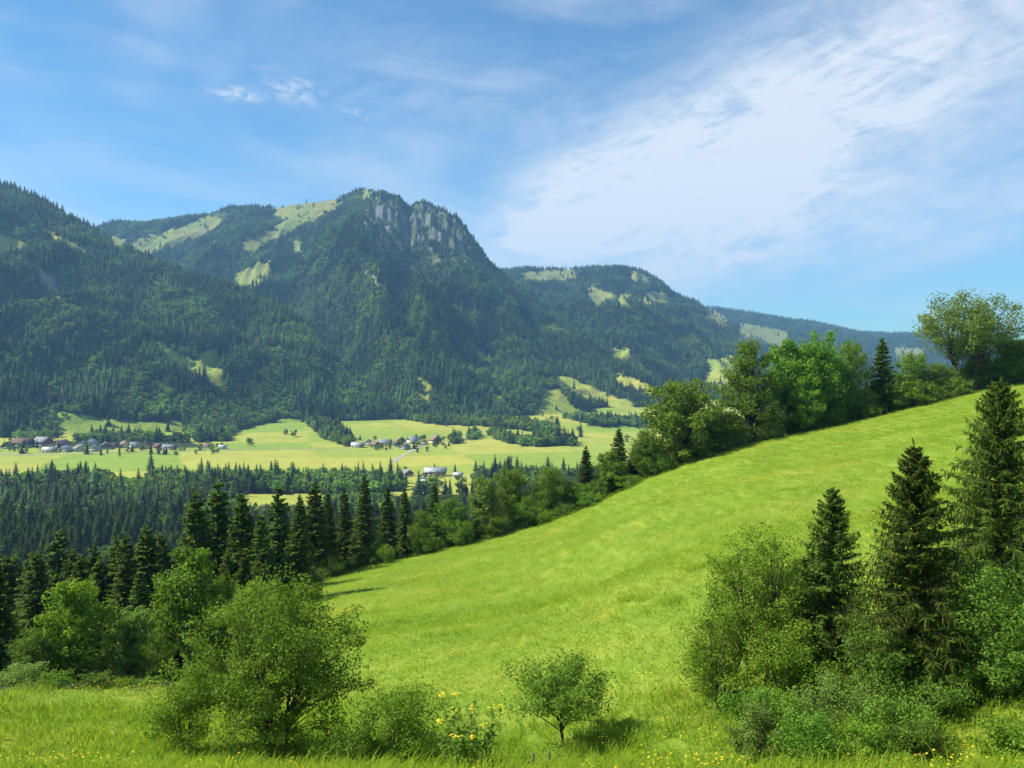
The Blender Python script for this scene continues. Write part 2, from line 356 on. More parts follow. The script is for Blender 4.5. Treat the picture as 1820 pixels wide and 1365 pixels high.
class MB:
    """collects vertices and faces for one mesh"""
    def __init__(s): s.v = []; s.q = []; s.t = []; s.n = 0; s.tq = []; s.tt = []
    def add(s, V, Q=None, T=None, tq=0.5, tt=0.5):
        V = np.asarray(V, float)
        if Q is not None and len(Q): s.q.append(np.asarray(Q) + s.n); s.tq.append(np.broadcast_to(tq, (len(Q),)))
        if T is not None and len(T): s.t.append(np.asarray(T) + s.n); s.tt.append(np.broadcast_to(tt, (len(T),)))
        s.v.append(V); s.n += len(V)
    def rhombs(s, P, U, Wd, tint):
        """leaf-shaped quads: base P, long axis U, half-width vector Wd"""
        n = len(P)
        V = np.stack([P, P + U * 0.5 + Wd, P + U, P + U * 0.5 - Wd], 1).reshape(-1, 3)
        s.add(V, np.arange(4 * n).reshape(n, 4), tq=tint)
    def tube(s, pts, r, sides=6):
        pts = np.asarray(pts, float); r = np.asarray(r, float); k = len(pts)
        d = np.gradient(pts, axis=0); d = nrm(d)
        ref = np.where(np.abs(d[:, 2:3]) > 0.9, [[1., 0, 0]], [[0, 0, 1.]])
        u = nrm(np.cross(d, ref)); w = np.cross(d, u)
        a_ = np.arange(sides) / sides * 2 * np.pi
        V = pts[:, None] + r[:, None, None] * (u[:, None] * np.cos(a_)[None, :, None] + w[:, None] * np.sin(a_)[None, :, None])
        i = np.arange(k - 1)[:, None] * sides; j = np.arange(sides)[None]; j2 = (j + 1) % sides
        Q = np.stack([i + j, i + j2, i + sides + j2, i + sides + j], -1).reshape(-1, 4)
        s.add(V.reshape(-1, 3), Q)
    def box(s, lo, hi):
        x0, y0, z0 = lo; x1, y1, z1 = hi
        V = [(x0, y0, z0), (x1, y0, z0), (x1, y1, z0), (x0, y1, z0), (x0, y0, z1), (x1, y0, z1), (x1, y1, z1), (x0, y1, z1)]
        s.add(V, [(0, 3, 2, 1), (4, 5, 6, 7), (0, 1, 5, 4), (1, 2, 6, 5), (2, 3, 7, 6), (3, 0, 4, 7)])
    def mesh(s, name, mat, smooth=False):
        fs = []; ts = []
        if s.q: fs.append(np.concatenate(s.q)); ts.append(np.concatenate(s.tq))
        if s.t: fs.append(np.concatenate(s.t)); ts.append(np.concatenate(s.tt))
        return mesh_np(name, np.concatenate(s.v), fs, mat, smooth, tint=np.concatenate(ts))

# ------------------------------------------------------------------ materials
def new_mat(name):
    m = bpy.data.materials.new(name); m.use_nodes = True; m.node_tree.nodes.clear()
    return m, NX(m.node_tree)
def foliage_mat(name, dark, light, trans=0.25, huej=0.03, valj=0.35, world_noise=0.0):
    m, q = new_mat(name)
    at = q.node('ShaderNodeAttribute', attribute_name='tint'); oi = q.node('ShaderNodeObjectInfo')
    c = q.mix(at.outputs['Fac'], (*dark, 1), (*light, 1))
    hs = q.node('ShaderNodeHueSaturation')
    q.put(hs.inputs['Hue'], q.m('ADD', 0.5 - huej / 2, q.m('MULTIPLY', oi.outputs['Random'], huej)))
    val = q.m('ADD', 1 - valj / 2, q.m('MULTIPLY', oi.outputs['Random'], valj))
    if world_noise:
        ge = q.node('ShaderNodeNewGeometry'); pn = q.noise(ge.outputs['Position'], 0.011, 3.0, 0.6)
        val = q.m('MULTIPLY', val, q.m('ADD', 1.0 - 0.9 * world_noise, q.m('MULTIPLY', q.sstep(pn, 0.32, 0.68), 1.3 * world_noise)))
        val = q.m('MAXIMUM', val, 0.35)
    q.put(hs.inputs['Value'], val); q.put(hs.inputs['Color'], c)
    d = q.node('ShaderNodeBsdfPrincipled'); q.put(d.inputs['Base Color'], hs.outputs[0]); d.inputs['Roughness'].default_value = 0.6
    d.inputs['Specular IOR Level'].default_value = 0.08
    t = q.node('ShaderNodeBsdfTranslucent'); q.put(t.inputs[0], q.mix(1.0, hs.outputs[0], (1.15, 1.2, 0.5, 1), 'MULTIPLY'))
    mx = q.node('ShaderNodeMixShader'); mx.inputs[0].default_value = trans
    q.t.links.new(d.outputs[0], mx.inputs[1]); q.t.links.new(t.outputs[0], mx.inputs[2])
    o = q.node('ShaderNodeOutputMaterial'); q.t.links.new(mx.outputs[0], o.inputs[0])
    return m
def plain_mat(name, col, rough=0.8, nscale=0.0, namt=0.25):
    m, q = new_mat(name)
    c = (*col, 1)
    if nscale:
        ge = q.node('ShaderNodeTexCoord')
        n = q.noise(ge.outputs['Object'], nscale, 4.0)
        c = q.mix(n, tuple(v * (1 - namt) for v in col) + (1,), tuple(v * (1 + namt) for v in col) + (1,))
    d = q.node('ShaderNodeBsdfPrincipled'); q.put(d.inputs['Base Color'], c); d.inputs['Roughness'].default_value = rough
    d.inputs['Specular IOR Level'].default_value = 0.3
    o = q.node('ShaderNodeOutputMaterial'); q.t.links.new(d.outputs[0], o.inputs[0])
    return m
M = {}
M['spruce'] = foliage_mat('spruce_needles', (0.042, 0.080, 0.012), (0.140, 0.205, 0.028), 0.32, 0.022, 0.6)
M['leaf'] = foliage_mat('leaves', (0.092, 0.178, 0.018), (0.204, 0.320, 0.040), 0.42, 0.035)
M['leaf_lime'] = foliage_mat('lime_leaves', (0.122, 0.222, 0.018), (0.230, 0.348, 0.036), 0.42, 0.02)
M['leaf_grey'] = foliage_mat('willow_leaves', (0.120, 0.195, 0.034), (0.245, 0.340, 0.072), 0.42, 0.02)
M['leaf_dark'] = foliage_mat('dark_leaves', (0.075, 0.145, 0.017), (0.165, 0.262, 0.034), 0.40, 0.02)
M['far_spruce'] = foliage_mat('far_spruce_needles', (0.028, 0.068, 0.016), (0.108, 0.175, 0.032), 0.20, 0.04, 0.8, 1.0)
M['far_leaf'] = foliage_mat('far_leaves', (0.100, 0.180, 0.022), (0.220, 0.315, 0.042), 0.34, 0.05, 0.6, 0.6)
M['bark'] = plain_mat('bark', (0.055, 0.042, 0.032), 0.9, 9.0, 0.5)
M['bark_pale'] = plain_mat('pale_bark', (0.16, 0.13, 0.10), 0.9, 9.0, 0.5)
M['petal'] = plain_mat('yellow_petals', (0.72, 0.52, 0.02), 0.6)

def ground_mat():
    m, q = new_mat('ground')
    at = q.node('ShaderNodeAttribute', attribute_name='col'); ge = q.node('ShaderNodeNewGeometry')
    P = ge.outputs['Position']
    n1 = q.noise(P, 0.9, 6.0, 0.65); n2 = q.noise(P, 0.05, 5.0, 0.6)
    f = q.m('ADD', q.m('MULTIPLY', n1, 0.5), q.m('MULTIPLY', n2, 0.5))
    k = q.m('ADD', 0.62, q.m('MULTIPLY', f, 0.76))
    cc = q.mix(1.0, at.outputs['Color'], q.comb(k, k, k), 'MULTIPLY')
    d = q.node('ShaderNodeBsdfPrincipled'); q.put(d.inputs['Base Color'], cc); d.inputs['Roughness'].default_value = 0.95
    d.inputs['Specular IOR Level'].default_value = 0.1
    bu = q.node('ShaderNodeBump'); bu.inputs['Strength'].default_value = 0.35; bu.inputs['Distance'].default_value = 0.15
    q.put(bu.inputs['Height'], n1); q.t.links.new(bu.outputs[0], d.inputs['Normal'])
    o = q.node('ShaderNodeOutputMaterial'); q.t.links.new(d.outputs[0], o.inputs[0])
    return m
M['ground'] = ground_mat()
def mountain_mat():
    m, q = new_mat('mountain_ground')
    at = q.node('ShaderNodeAttribute', attribute_name='col'); ge = q.node('ShaderNodeNewGeometry')
    mp = q.node('ShaderNodeMapping'); q.t.links.new(ge.outputs['Position'], mp.inputs[0]); mp.inputs['Scale'].default_value = (1, 1, 0.3)
    n1 = q.noise(mp.outputs[0], 0.06, 8.0, 0.7); n2 = q.noise(ge.outputs['Position'], 0.012, 5.0, 0.6)
    k = q.m('ADD', 0.35, q.m('ADD', q.m('MULTIPLY', n1, 0.9), q.m('MULTIPLY', n2, 0.4)))
    cc = q.mix(1.0, at.outputs['Color'], q.comb(k, k, k), 'MULTIPLY')
    d = q.node('ShaderNodeBsdfPrincipled'); q.put(d.inputs['Base Color'], cc); d.inputs['Roughness'].default_value = 0.95
    d.inputs['Specular IOR Level'].default_value = 0.1
    bu = q.node('ShaderNodeBump'); bu.inputs['Strength'].default_value = 0.8; bu.inputs['Distance'].default_value = 9.0
    q.put(bu.inputs['Height'], n1); q.t.links.new(bu.outputs[0], d.inputs['Normal'])
    o = q.node('ShaderNodeOutputMaterial'); q.t.links.new(d.outputs[0], o.inputs[0])
    return m
M['mountain'] = mountain_mat()

# ------------------------------------------------------------------ build the terrain sheet
tt = np.concatenate([np.linspace(-1.6, -0.64, 40)[:-1], np.linspace(-0.64, 0.64, 680), np.linspace(0.64, 1.6, 40)[1:]])
YY = np.concatenate([np.linspace(2, 20, 12)[:-1], np.linspace(20, 165, 120)[:-1], np.geomspace(165, 700, 60)[:-1], np.linspace(700, 1650, 120)[:-1],
                     np.linspace(1650, 2500, 110)[:-1], np.linspace(2500, 3300, 170)[:-1], np.linspace(3300, 4100, 70)[:-1], np.linspace(4100, 6600, 45)])
TG, YG = np.meshgrid(tt, YY); XG = TG * YG
ZG, IG = terrain(XG, YG)
CG, PXG, PYG = cover(XG, YG, ZG, IG)
EL = np.maximum.accumulate(ZG / YG, axis=0)          # horizon angle met so far, for culling hidden trees
def ground_colour(X, Y, idx, cov):
    g1 = np.array([0.138, 0.224, 0.021]); g2 = np.array([0.202, 0.256, 0.032]); g3 = np.array([0.120, 0.190, 0.022])
    n = fbm(X / 9 + 0.12 * Y / 9, Y / 5, 131, 4)[..., None]
    near = g1 + (g2 - g1) * np.clip(0.5 + 1.3 * n, 0, 1)
    yp = (sstep(fbm(X / 16 + 3, Y / 9, 133, 4, 0.6), 0.12, 0.42) * 0.55)[..., None]; near = near * (1 - yp) + np.array([0.270, 0.262, 0.030]) * yp
    dp = (sstep(fbm(X / 11 + 7, Y / 7, 135, 4, 0.6), 0.10, 0.40) * 0.45)[..., None]; near = near * (1 - dp) + np.array([0.105, 0.195, 0.020]) * dp
    # valley fields: strips with their own mowing stage
    fx = np.floor((X + 0.35 * Y) / 150.0 + 0.3 * vnoise(X / 400, Y / 400, 141)); fy = np.floor((Y - 0.2 * X) / 95.0)
    r = _hash(fx, fy, 151)[..., None]
    vf = np.array([0.185, 0.265, 0.034]) * (1 - r) + np.array([0.320, 0.320, 0.054]) * r
    vf = vf * (1 + 0.15 * fbm(X / 25, Y / 25, 161, 3)[..., None])
    alp = np.array([0.135, 0.185, 0.040]) + (np.array([0.215, 0.205, 0.070]) - np.array([0.135, 0.185, 0.040])) * np.clip(0.45 + fbm(X / 120, Y / 120, 171, 3)[..., None], 0, 1)
    lowm = sstep(Y, 2600, 3000)[..., None]
    mtg = vf * (1 - lowm) + alp * lowm
    out = np.where((idx == 0)[..., None], near, np.where((idx == 1)[..., None], vf, mtg))
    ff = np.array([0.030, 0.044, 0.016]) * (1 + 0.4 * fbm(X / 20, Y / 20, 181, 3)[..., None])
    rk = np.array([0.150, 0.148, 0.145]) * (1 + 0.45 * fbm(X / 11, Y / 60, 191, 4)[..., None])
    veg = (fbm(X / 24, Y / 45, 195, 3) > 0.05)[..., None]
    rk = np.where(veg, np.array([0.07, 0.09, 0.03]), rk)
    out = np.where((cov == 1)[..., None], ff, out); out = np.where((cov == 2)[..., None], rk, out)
    out = np.where((cov == 3)[..., None], np.array([0.25, 0.22, 0.15]), out)
    return out
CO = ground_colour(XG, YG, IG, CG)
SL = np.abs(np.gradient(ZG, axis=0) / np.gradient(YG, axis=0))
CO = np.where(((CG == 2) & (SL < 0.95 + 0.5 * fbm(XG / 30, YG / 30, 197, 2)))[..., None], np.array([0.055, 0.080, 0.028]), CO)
nr, nc = TG.shape
VV = np.stack([XG, YG, ZG], -1).reshape(-1, 3); CC = CO.reshape(-1, 3)
ii = (np.arange(nr - 1)[:, None] * nc + np.arange(nc - 1)[None])
QQ = np.stack([ii, ii + 1, ii + nc + 1, ii + nc], -1).reshape(-1, 4)
QI = IG[:-1, :-1].reshape(-1)
NAMES = [('meadow_hill', 'bright green mown meadow hillside rising to the right', 'ground'), ('valley_floor', 'flat valley floor with pale green hay fields', 'ground'),
         ('forested_mountain', 'dark forested mountain flank at the left edge', 'mountain'), ('rocky_mountain', 'high mountain with grey cliffs and grassy summit ridge', 'mountain'),
         ('plateau_mountain', 'flat topped forested mountain right of the rocky peak', 'mountain'), ('distant_ridge', 'low distant forested ridge sloping down to the right', 'mountain')]
for k, (nm, lb, mt_) in enumerate(NAMES):
    sel = QQ[QI == k]; used, inv = np.unique(sel, return_inverse=True)
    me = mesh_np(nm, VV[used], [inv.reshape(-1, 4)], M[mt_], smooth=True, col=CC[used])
    o = link(nm, me); o['kind'] = 'structure'; o['label'] = lb
b0 = MB(); b0.box((-6800, -1500, -117.5), (6800, 6900, -116.5))
bm_ = b0.mesh('lowland', plain_mat('lowland_soil', (0.09, 0.13, 0.03), 0.95, 0.02)); o = link('lowland', bm_); o['kind'] = 'structure'; o['label'] = 'low ground under and beside the valley'

def tnear(px, Y): return (px - CX) / F * Y

# ------------------------------------------------------------------ roads in the valley
def road(pixels, width, label):
    P = []
    for (p0, q0), (p1, q1) in zip(pixels[:-1], pixels[1:]):
        for f_ in np.linspace(0, 1, 9)[:-1]: P.append(ground_at(p0 + (p1 - p0) * f_, q0 + (q1 - q0) * f_, 650)[:2])
    P.append(ground_at(*pixels[-1], 650)[:2])
    P = np.array(P); d = nrm(np.gradient(P, axis=0)); n = np.stack([-d[:, 1], d[:, 0]], 1)
    A = P + n * width / 2; B = P - n * width / 2
    V = np.concatenate([np.c_[A, terrain(A[:, 0], A[:, 1])[0] + 0.25], np.c_[B, terrain(B[:, 0], B[:, 1])[0] + 0.25]])
    k = len(P); i = np.arange(k - 1); Q = np.stack([i, i + 1, i + k + 1, i + k], 1)
    me = mesh_np('road', V, [Q], M['road']); o = link('road', me); o['kind'] = 'structure'; o['label'] = label
M['road'] = plain_mat('road_gravel', (0.30, 0.28, 0.24), 0.9, 0.3)
road([(698, 822), (712, 812), (735, 800), (752, 792)], 5, 'pale farm road leading down from the hamlet')
road([(786, 790), (812, 782), (842, 769), (860, 764)], 4, 'pale track climbing to the right of the hamlet')
road([(-20, 806), (60, 809), (140, 807), (230, 803), (320, 801), (390, 800), (430, 798)], 5, 'village road in front of the left houses')
road([(-20, 768), (30, 772), (60, 776)], 5, 'pale road above the village at the left edge')
road([(430, 799), (520, 798), (620, 798)], 2.5, 'thin field track between village and hamlet')

# ------------------------------------------------------------------ tree builders
def spruce(seed, H, R, nwh, nb, nt, tw, mat, base=0.05, droop=0.30, hang=True, lift=0.35, tl=0.34):
    g = np.random.default_rng(seed)
    tr = MB()
    zz = np.linspace(0, H * 0.985, 7); bend = 0.01 * H * g.normal(size=2)
    cpath = lambda h: np.stack([bend[0] * (h / H) ** 2, bend[1] * (h / H) ** 2, h], -1)
    tr.tube(cpath(zz), 0.017 * H * (1 - zz / H) ** 0.9 + 0.006 * H * 0.3, 7)
    cr = MB()
    lop = g.uniform(0.85, 1.12, 12)
    hs = base * H + (0.985 - base) * H * (np.linspace(0, 1, nwh) ** 1.08)
    for wi, h0 in enumerate(hs):
        n_ = nb if wi < nwh - 3 else max(4, nb - 2)
        a0 = g.uniform(0, 6.28)
        for k in range(n_):
            if g.random() < 0.06: continue
            h = h0 + g.uniform(-0.55, 0.55) * H / nwh
            f_ = np.clip(h / H, 0, 0.99)
            az_ = a0 + k * 6.283 / n_ + g.normal() * 0.22
            L = R * (1 - f_) ** 0.82 * g.uniform(0.72, 1.12) * lop[int(az_ / 6.283 * 12) % 12] * (1.0 if f_ > 0.12 else 0.8 + f_ * 1.6) + 0.015 * H
            up = lift * f_ ** 1.3 - 0.02
            d = np.array([math.cos(az_), math.sin(az_), 0.0]); pp = np.array([-d[1], d[0], 0.0])
            s_ = (np.arange(nt) + g.uniform(0.3, 1.0, nt)) / nt
            dr = droop * g.uniform(0.7, 1.3)
            def bp(s_):
                s_ = np.atleast_1d(s_)
                return cpath(np.array(h)) + d * (L * s_)[:, None] + np.array([0, 0, 1.0]) * (L * (up * s_ - dr * s_ ** 1.4 + 0.16 * s_ ** 3))[:, None]
            P = bp(s_)
            ll = (L * (tl * (1 - 0.72 * s_)) + 0.012 * H) * g.uniform(0.7, 1.25, nt)
            for sd_ in (-1, 1):
                U = nrm(d * g.uniform(0.45, 0.95, (nt, 1)) + pp * sd_ * g.uniform(0.5, 1.0, (nt, 1)) + np.array([0, 0, 1]) * g.uniform(-0.5, 0.05, (nt, 1))) * ll[:, None]
                Wv = nrm(np.cross(U, g.normal(size=(nt, 3)) * 0.5 + np.array([0, 0, 1.0]))) * (tw * g.uniform(0.7, 1.3, (nt, 1)))
                cr.rhombs(P, U, Wv, g.random(nt))
            if hang:
                m_ = max(3, int(nt * 0.8)); sh = g.uniform(0.25, 1.0, m_); Ph = bp(sh)
                U = nrm(d * g.uniform(0.0, 0.5, (m_, 1)) + pp * g.uniform(-0.5, 0.5, (m_, 1)) + np.array([0, 0, -1.0])) * (L * 0.13 + 0.012 * H) * g.uniform(0.6, 1.3, (m_, 1))
                Wv = nrm(np.cross(U, g.normal(size=(m_, 3)))) * tw * 1.1
                cr.rhombs(Ph, U, Wv, g.random(m_))
            U = (bp(1.0) - bp(0.8)) * 1.3
            cr.rhombs(bp(0.9), U, nrm(np.cross(U, [[0, 0, 1.0]])) * tw, g.random(1))
            if nwh > 14: tr.tube(bp(np.array([0, 0.35, 0.75])), np.array([0.0028, 0.0018, 0.0008]) * H, 3)
    n_ = 14; zt = H * (0.93 + 0.08 * g.random(n_)); a_ = g.uniform(0, 6.28, n_)
    U = np.stack([np.cos(a_) * 0.5, np.sin(a_) * 0.5, g.uniform(0.4, 1.4, n_)], 1) * 0.03 * H
    cr.rhombs(cpath(zt), U, nrm(np.cross(U, g.normal(size=(n_, 3)))) * tw * 0.8, g.random(n_))
    return tr.mesh('spruce_trunk', M['bark'], True), cr.mesh('spruce_crown', mat)

def deciduous(seed, H, Wd, ncl, nlf, leaf, mat, base=0.12, stems=1, clr=0.24, egg=0.0, bark='bark', open_=0.45, twigs=0, topcut=1.0, lean=0.0, droop=0.0, narrow=1.0):
    """trunk with limbs that reach every leaf clump, and a crown of single leaves"""
    g = np.random.default_rng(seed)
    a_ = Wd / 2; zc = H * (base + (1 - base) * 0.5); c_ = H * (1 - base) * 0.5
    dirs = nrm(g.normal(size=(ncl * 3, 3)))
    rr = g.uniform(0, 1, ncl * 3) ** 0.45 * (1 - clr * 0.6); far_ = g.random(ncl * 3) < 0.16; rr = np.where(far_, g.uniform(0.86, 1.0, ncl * 3), rr)
    C = dirs * rr[:, None]
    C[:, 2] = np.where(far_, np.clip(C[:, 2], -0.8, 0.72 * topcut), np.clip(C[:, 2], -0.92, 0.92 * topcut))
    # best-candidate thinning so that clumps stand apart and leave gaps
    keep = [0]
    for i in range(1, len(C)):
        if len(keep) >= ncl: break
        dmin = np.min(np.linalg.norm(C[keep] - C[i], axis=1))
        if dmin > clr * open_ * 1.35: keep.append(i)
    C = C[keep]; n = len(C); far_ = far_[keep]
    wz = 1 - egg * C[:, 2] - 0.10 * egg
    phi = np.arctan2(C[:, 1], C[:, 0]); lob = 1 + 0.16 * np.sin(2 * phi + g.uniform(0, 6)) + 0.10 * np.sin(5 * phi + g.uniform(0, 6))
    P = np.stack([C[:, 0] * a_ * wz * lob + lean * (C[:, 2] + 1) * a_, C[:, 1] * a_ * wz * lob, zc + C[:, 2] * c_], 1)
    rc = a_ * clr * g.uniform(0.6, 1.35, n) * np.where(far_, 0.7, 1.0)
    tr = MB(); cr = MB()
    tr_r = 0.020 * H / math.sqrt(stems)
    sb = []
    for k in range(stems):
        ang = g.uniform(0, 6.28); off = 0.0 if stems == 1 else 0.03 * H
        b_ = np.array([math.cos(ang) * off, math.sin(ang) * off, -0.02 * H])
        tp = np.array([math.cos(ang) * a_ * (0.5 if stems > 1 else 0.08) + lean * a_, math.sin(ang) * a_ * (0.5 if stems > 1 else 0.08), H * (0.78 if stems > 1 else 0.86)])
        q = np.linspace(0, 1, 7)[:, None]; mid = b_ * 0.6 + tp * 0.4 + np.append(g.normal(size=2) * 0.03 * H, 0)
        path = (1 - q) ** 2 * b_ + 2 * q * (1 - q) * mid + q ** 2 * tp
        path[1:-1, :2] += g.normal(size=(5, 2)) * 0.008 * H
        r_ = tr_r * (1 - 0.82 * q[:, 0]); r_[0] *= 1.35
        tr.tube(path, r_, 7); sb.append((path, r_))
    for i in range(n):
        path, r_ = sb[int(np.argmin([np.min(np.linalg.norm(p_[:, :2] - P[i, :2], axis=1)) + 0.2 * g.random() for p_, _ in sb]))]
        zt = P[i, 2] * g.uniform(0.42, 0.72)
        k = int(np.clip(np.searchsorted(path[:, 2], zt), 1, 6)); f_ = np.clip((zt - path[k - 1, 2]) / (path[k, 2] - path[k - 1, 2] + 1e-6), 0, 1)
        b_ = path[k - 1] * (1 - f_) + path[k] * f_; r0 = min(r_[k] * 0.55, 0.007 * H)
        q = np.linspace(0, 1, 5)[:, None]; mid = (b_ + P[i]) / 2 + g.normal(size=3) * 0.05 * np.linalg.norm(P[i] - b_) + np.array([0, 0, 0.06 * H - 0.04 * droop * H])
        pl = (1 - q) ** 2 * b_ + 2 * q * (1 - q) * mid + q ** 2 * P[i]
        tr.tube(pl, r0 * (1 - 0.75 * q[:, 0]), 4)
        if twigs:
            for _ in range(twigs):
                e = P[i] + g.normal(size=3) * rc[i] * 0.75
                tr.tube(np.stack([pl[3], (pl[3] + e) / 2 + g.normal(size=3) * 0.06 * rc[i], e]), np.array([0.25, 0.16, 0.06]) * r0, 3)
        m_ = int(nlf * g.uniform(0.7, 1.3))
        dd = nrm(g.normal(size=(m_, 3))) * (g.random((m_, 1)) ** 0.42) * np.array([1.15, 1.15, 0.78]) * narrow
        dd[:, 2] -= droop * 0.5 * np.abs(dd[:, 0])
        ax = nrm(pl[4] - pl[2]); dd = dd + ax * (dd @ ax)[:, None] * 0.55
        L = P[i] + dd * rc[i]
        keepm = L[:, 2] > 0.01 * H; L = L[keepm]; dd = dd[keepm]; m_ = len(L)
        nv = nrm(0.55 * nrm(dd) + np.array([0, 0, 0.45]) + 0.75 * g.normal(size=(m_, 3)))
        U = nrm(np.cross(nv, g.normal(size=(m_, 3)))); Wv = np.cross(nv, U)
        sz = leaf * g.uniform(0.65, 1.35, (m_, 1))
        ct = g.uniform(-0.18, 0.18)
        cr.rhombs(L - U * sz * 0.5, U * sz, Wv * sz * 0.30, np.clip(g.random(m_) * 0.8 + 0.1 + ct, 0, 1))
    return tr.mesh('trunk', M[bark], True), cr.mesh('crown', mat)

def thing(name, loc, label, cat, group=None, rz=0.0, sc=(1, 1, 1)):
    o = link(name, None); o.location = loc; o.rotation_euler = (0, 0, rz); o.scale = sc
    return tag(o, label, cat, group)
def plant(name, meshes, loc, label, cat, group=None, rz=0.0, sc=(1, 1, 1), names=('trunk', 'crown')):
    o = thing(name, loc, label, cat, group, rz, sc)
    for nm, me in zip(names, meshes): link(nm, me, o)
    return o
def spot(px, Y, sink=0.0):
    X = tnear(px, Y); return X, Y, H1(X, Y) - sink
def size_for(px, top_py, Y):
    """height in metres that makes a plant standing at px, Y reach up to top_py"""
    X, Y, z = spot(px, Y); return Y * (HY - top_py) / F - z

# --- near hand-placed spruces on the right
for (px, top, Y, Rw, sd_, lb) in [
        (1472, 872, 30, 2.15, 1, 'slim dark spruce, smallest of the three on the meadow slope at right'),
        (1622, 797, 27, 2.55, 2, 'middle spruce of three at right, between the slim one and the right edge'),
        (1776, 682, 33, 3.3, 3, 'tallest dark spruce rising at the right edge of the meadow')]:
    h = size_for(px, top, Y) + 0.3; X, Y, z = spot(px, Y, 0.25)
    plant('spruce_tree', spruce(100 + sd_, h, Rw, int(h / 0.14), 7, 27, 0.021, M['spruce'], base=0.02, droop=0.34, lift=0.85, tl=0.25), (X, Y, z), lb, 'spruce', 'foreground spruces on the right', rz=sd_ * 1.7)

# --- near broadleaf trees and bushes (px, top py, Y, width m, ...)
def broad(name, px, top, Y, wid, ncl, nlf, leaf, mat, label, cat, seed, group=None, base=0.1, sink=0.15, names=('trunk', 'crown'), **kw):
    h = size_for(px, top, Y) + sink; X, Y, z = spot(px, Y, sink)
    return plant(name, deciduous(seed, h, wid, ncl, nlf, leaf, M[mat], base=base, **kw), (X, Y, z), label, cat, group, rz=seed * 0.7, names=names)
BN = ('stems', 'foliage')
broad('broadleaf_tree', 492, 1015, 30.5, 5.7, 210, 190, 0.10, 'leaf', 'many stemmed bushy tree in the left foreground with bare dark stems low down', 'tree', 201, base=0.03, stems=7, clr=0.155, twigs=4, open_=0.62)
broad('bush', 335, 1165, 31.5, 3.0, 44, 260, 0.085, 'leaf_lime', 'light green bush pressed against the left of the many stemmed tree', 'bush', 202, names=BN, base=0.0, stems=5, clr=0.28)
broad('broadleaf_tree', 1000, 1168, 29.6, 3.9, 62, 190, 0.088, 'leaf', 'small crooked tree with a short dark trunk standing alone on the meadow', 'tree', 203, base=0.32, clr=0.20, twigs=4, open_=0.6, topcut=0.85, egg=0.1)
broad('shrub', 715, 1205, 28.6, 3.0, 52, 180, 0.078, 'leaf_lime', 'light twiggy shrub between the many stemmed tree and the yellow flowered bush', 'shrub', 204, names=BN, base=0.0, stems=8, clr=0.26, twigs=4)
broad('shrub', 640, 1275, 28.4, 2.2, 30, 130, 0.075, 'leaf', 'low shrub at the right foot of the many stemmed tree', 'shrub', 214, names=BN, base=0.0, stems=6, clr=0.30, twigs=3)
broad('broadleaf_tree', 1345, 925, 30.5, 4.1, 110, 150, 0.085, 'leaf_lime', 'slender light green tree just left of the slim dark spruce', 'tree', 205, base=0.15, clr=0.18, open_=0.6, twigs=3, stems=2)
broad('bush', 1290, 1045, 29.5, 3.0, 50, 230, 0.078, 'leaf_lime', 'round green bush on the meadow at the left of the right hand thicket', 'bush', 206, names=BN, base=0.0, stems=5, clr=0.26)
broad('bush', 1398, 1085, 27.8, 2.8, 48, 210, 0.08, 'leaf_lime', 'yellowish young bush in front of the slim dark spruce', 'bush', 207, names=BN, base=0.0, stems=5, clr=0.26)
broad('bush', 1370, 1215, 25.8, 2.6, 44, 210, 0.075, 'leaf', 'low rounded green bush in the front of the right hand thicket', 'bush', 208, names=BN, base=0.0, stems=5, clr=0.28)
broad('shrub', 1482, 1185, 24.4, 2.5, 50, 130, 0.065, 'leaf_grey', 'greyish twiggy shrub at the bottom edge under the middle spruce', 'shrub', 209, names=BN, base=0.0, stems=9, clr=0.26, twigs=5)
broad('bush', 1545, 1100, 26.4, 2.4, 44, 210, 0.08, 'leaf_dark', 'dark green bush between the slim spruce and the middle spruce', 'bush', 210, names=BN, base=0.0, stems=4, clr=0.28)
broad('bush', 1590, 1225, 23.6, 2.3, 40, 210, 0.075, 'leaf', 'fresh green bush at the foot of the middle spruce', 'bush', 211, names=BN, base=0.0, stems=5, clr=0.28)
broad('broadleaf_tree', 1800, 985, 25.5, 3.8, 84, 260, 0.08, 'leaf_dark', 'dense dark broadleaf tree cut off by the right edge', 'tree', 212, base=0.05, stems=3, clr=0.24, twigs=2)
broad('bush', 1712, 1050, 29.0, 2.3, 40, 210, 0.08, 'leaf_dark', 'dark bush in the gap between the middle and the tallest spruce', 'bush', 213, names=BN, base=0.0, stems=4, clr=0.28)
broad('bush', 1800, 1268, 21.8, 1.9, 34, 200, 0.075, 'leaf_lime', 'small sunlit bush in the bottom right corner', 'bush', 215, names=BN, base=0.0, stems=5, clr=0.30)

broad('bush', 1440, 1150, 28.6, 2.4, 44, 210, 0.08, 'leaf', 'green bush under the slim dark spruce', 'bush', 216, names=BN, base=0.0, stems=4, clr=0.28)
broad('broadleaf_tree', 1260, 1120, 31.0, 2.0, 40, 160, 0.08, 'leaf_lime', 'pale bushy sapling at the far left of the right hand thicket', 'tree', 217, base=0.03, stems=3, clr=0.24)
broad('bush', 1650, 1190, 25.2, 2.3, 42, 210, 0.078, 'leaf_dark', 'dark bush right of the foot of the middle spruce', 'bush', 218, names=BN, base=0.0, stems=4, clr=0.28)
broad('bush', 1735, 1150, 26.0, 2.4, 44, 220, 0.078, 'leaf', 'leafy bush left of the dense tree at the right edge', 'bush', 219, names=BN, base=0.0, stems=4, clr=0.28)
broad('broadleaf_tree', 1395, 965, 32.0, 2.7, 60, 150, 0.085, 'leaf', 'slim leafy tree touching the left side of the slim dark spruce', 'tree', 220, base=0.1, stems=2, clr=0.22)
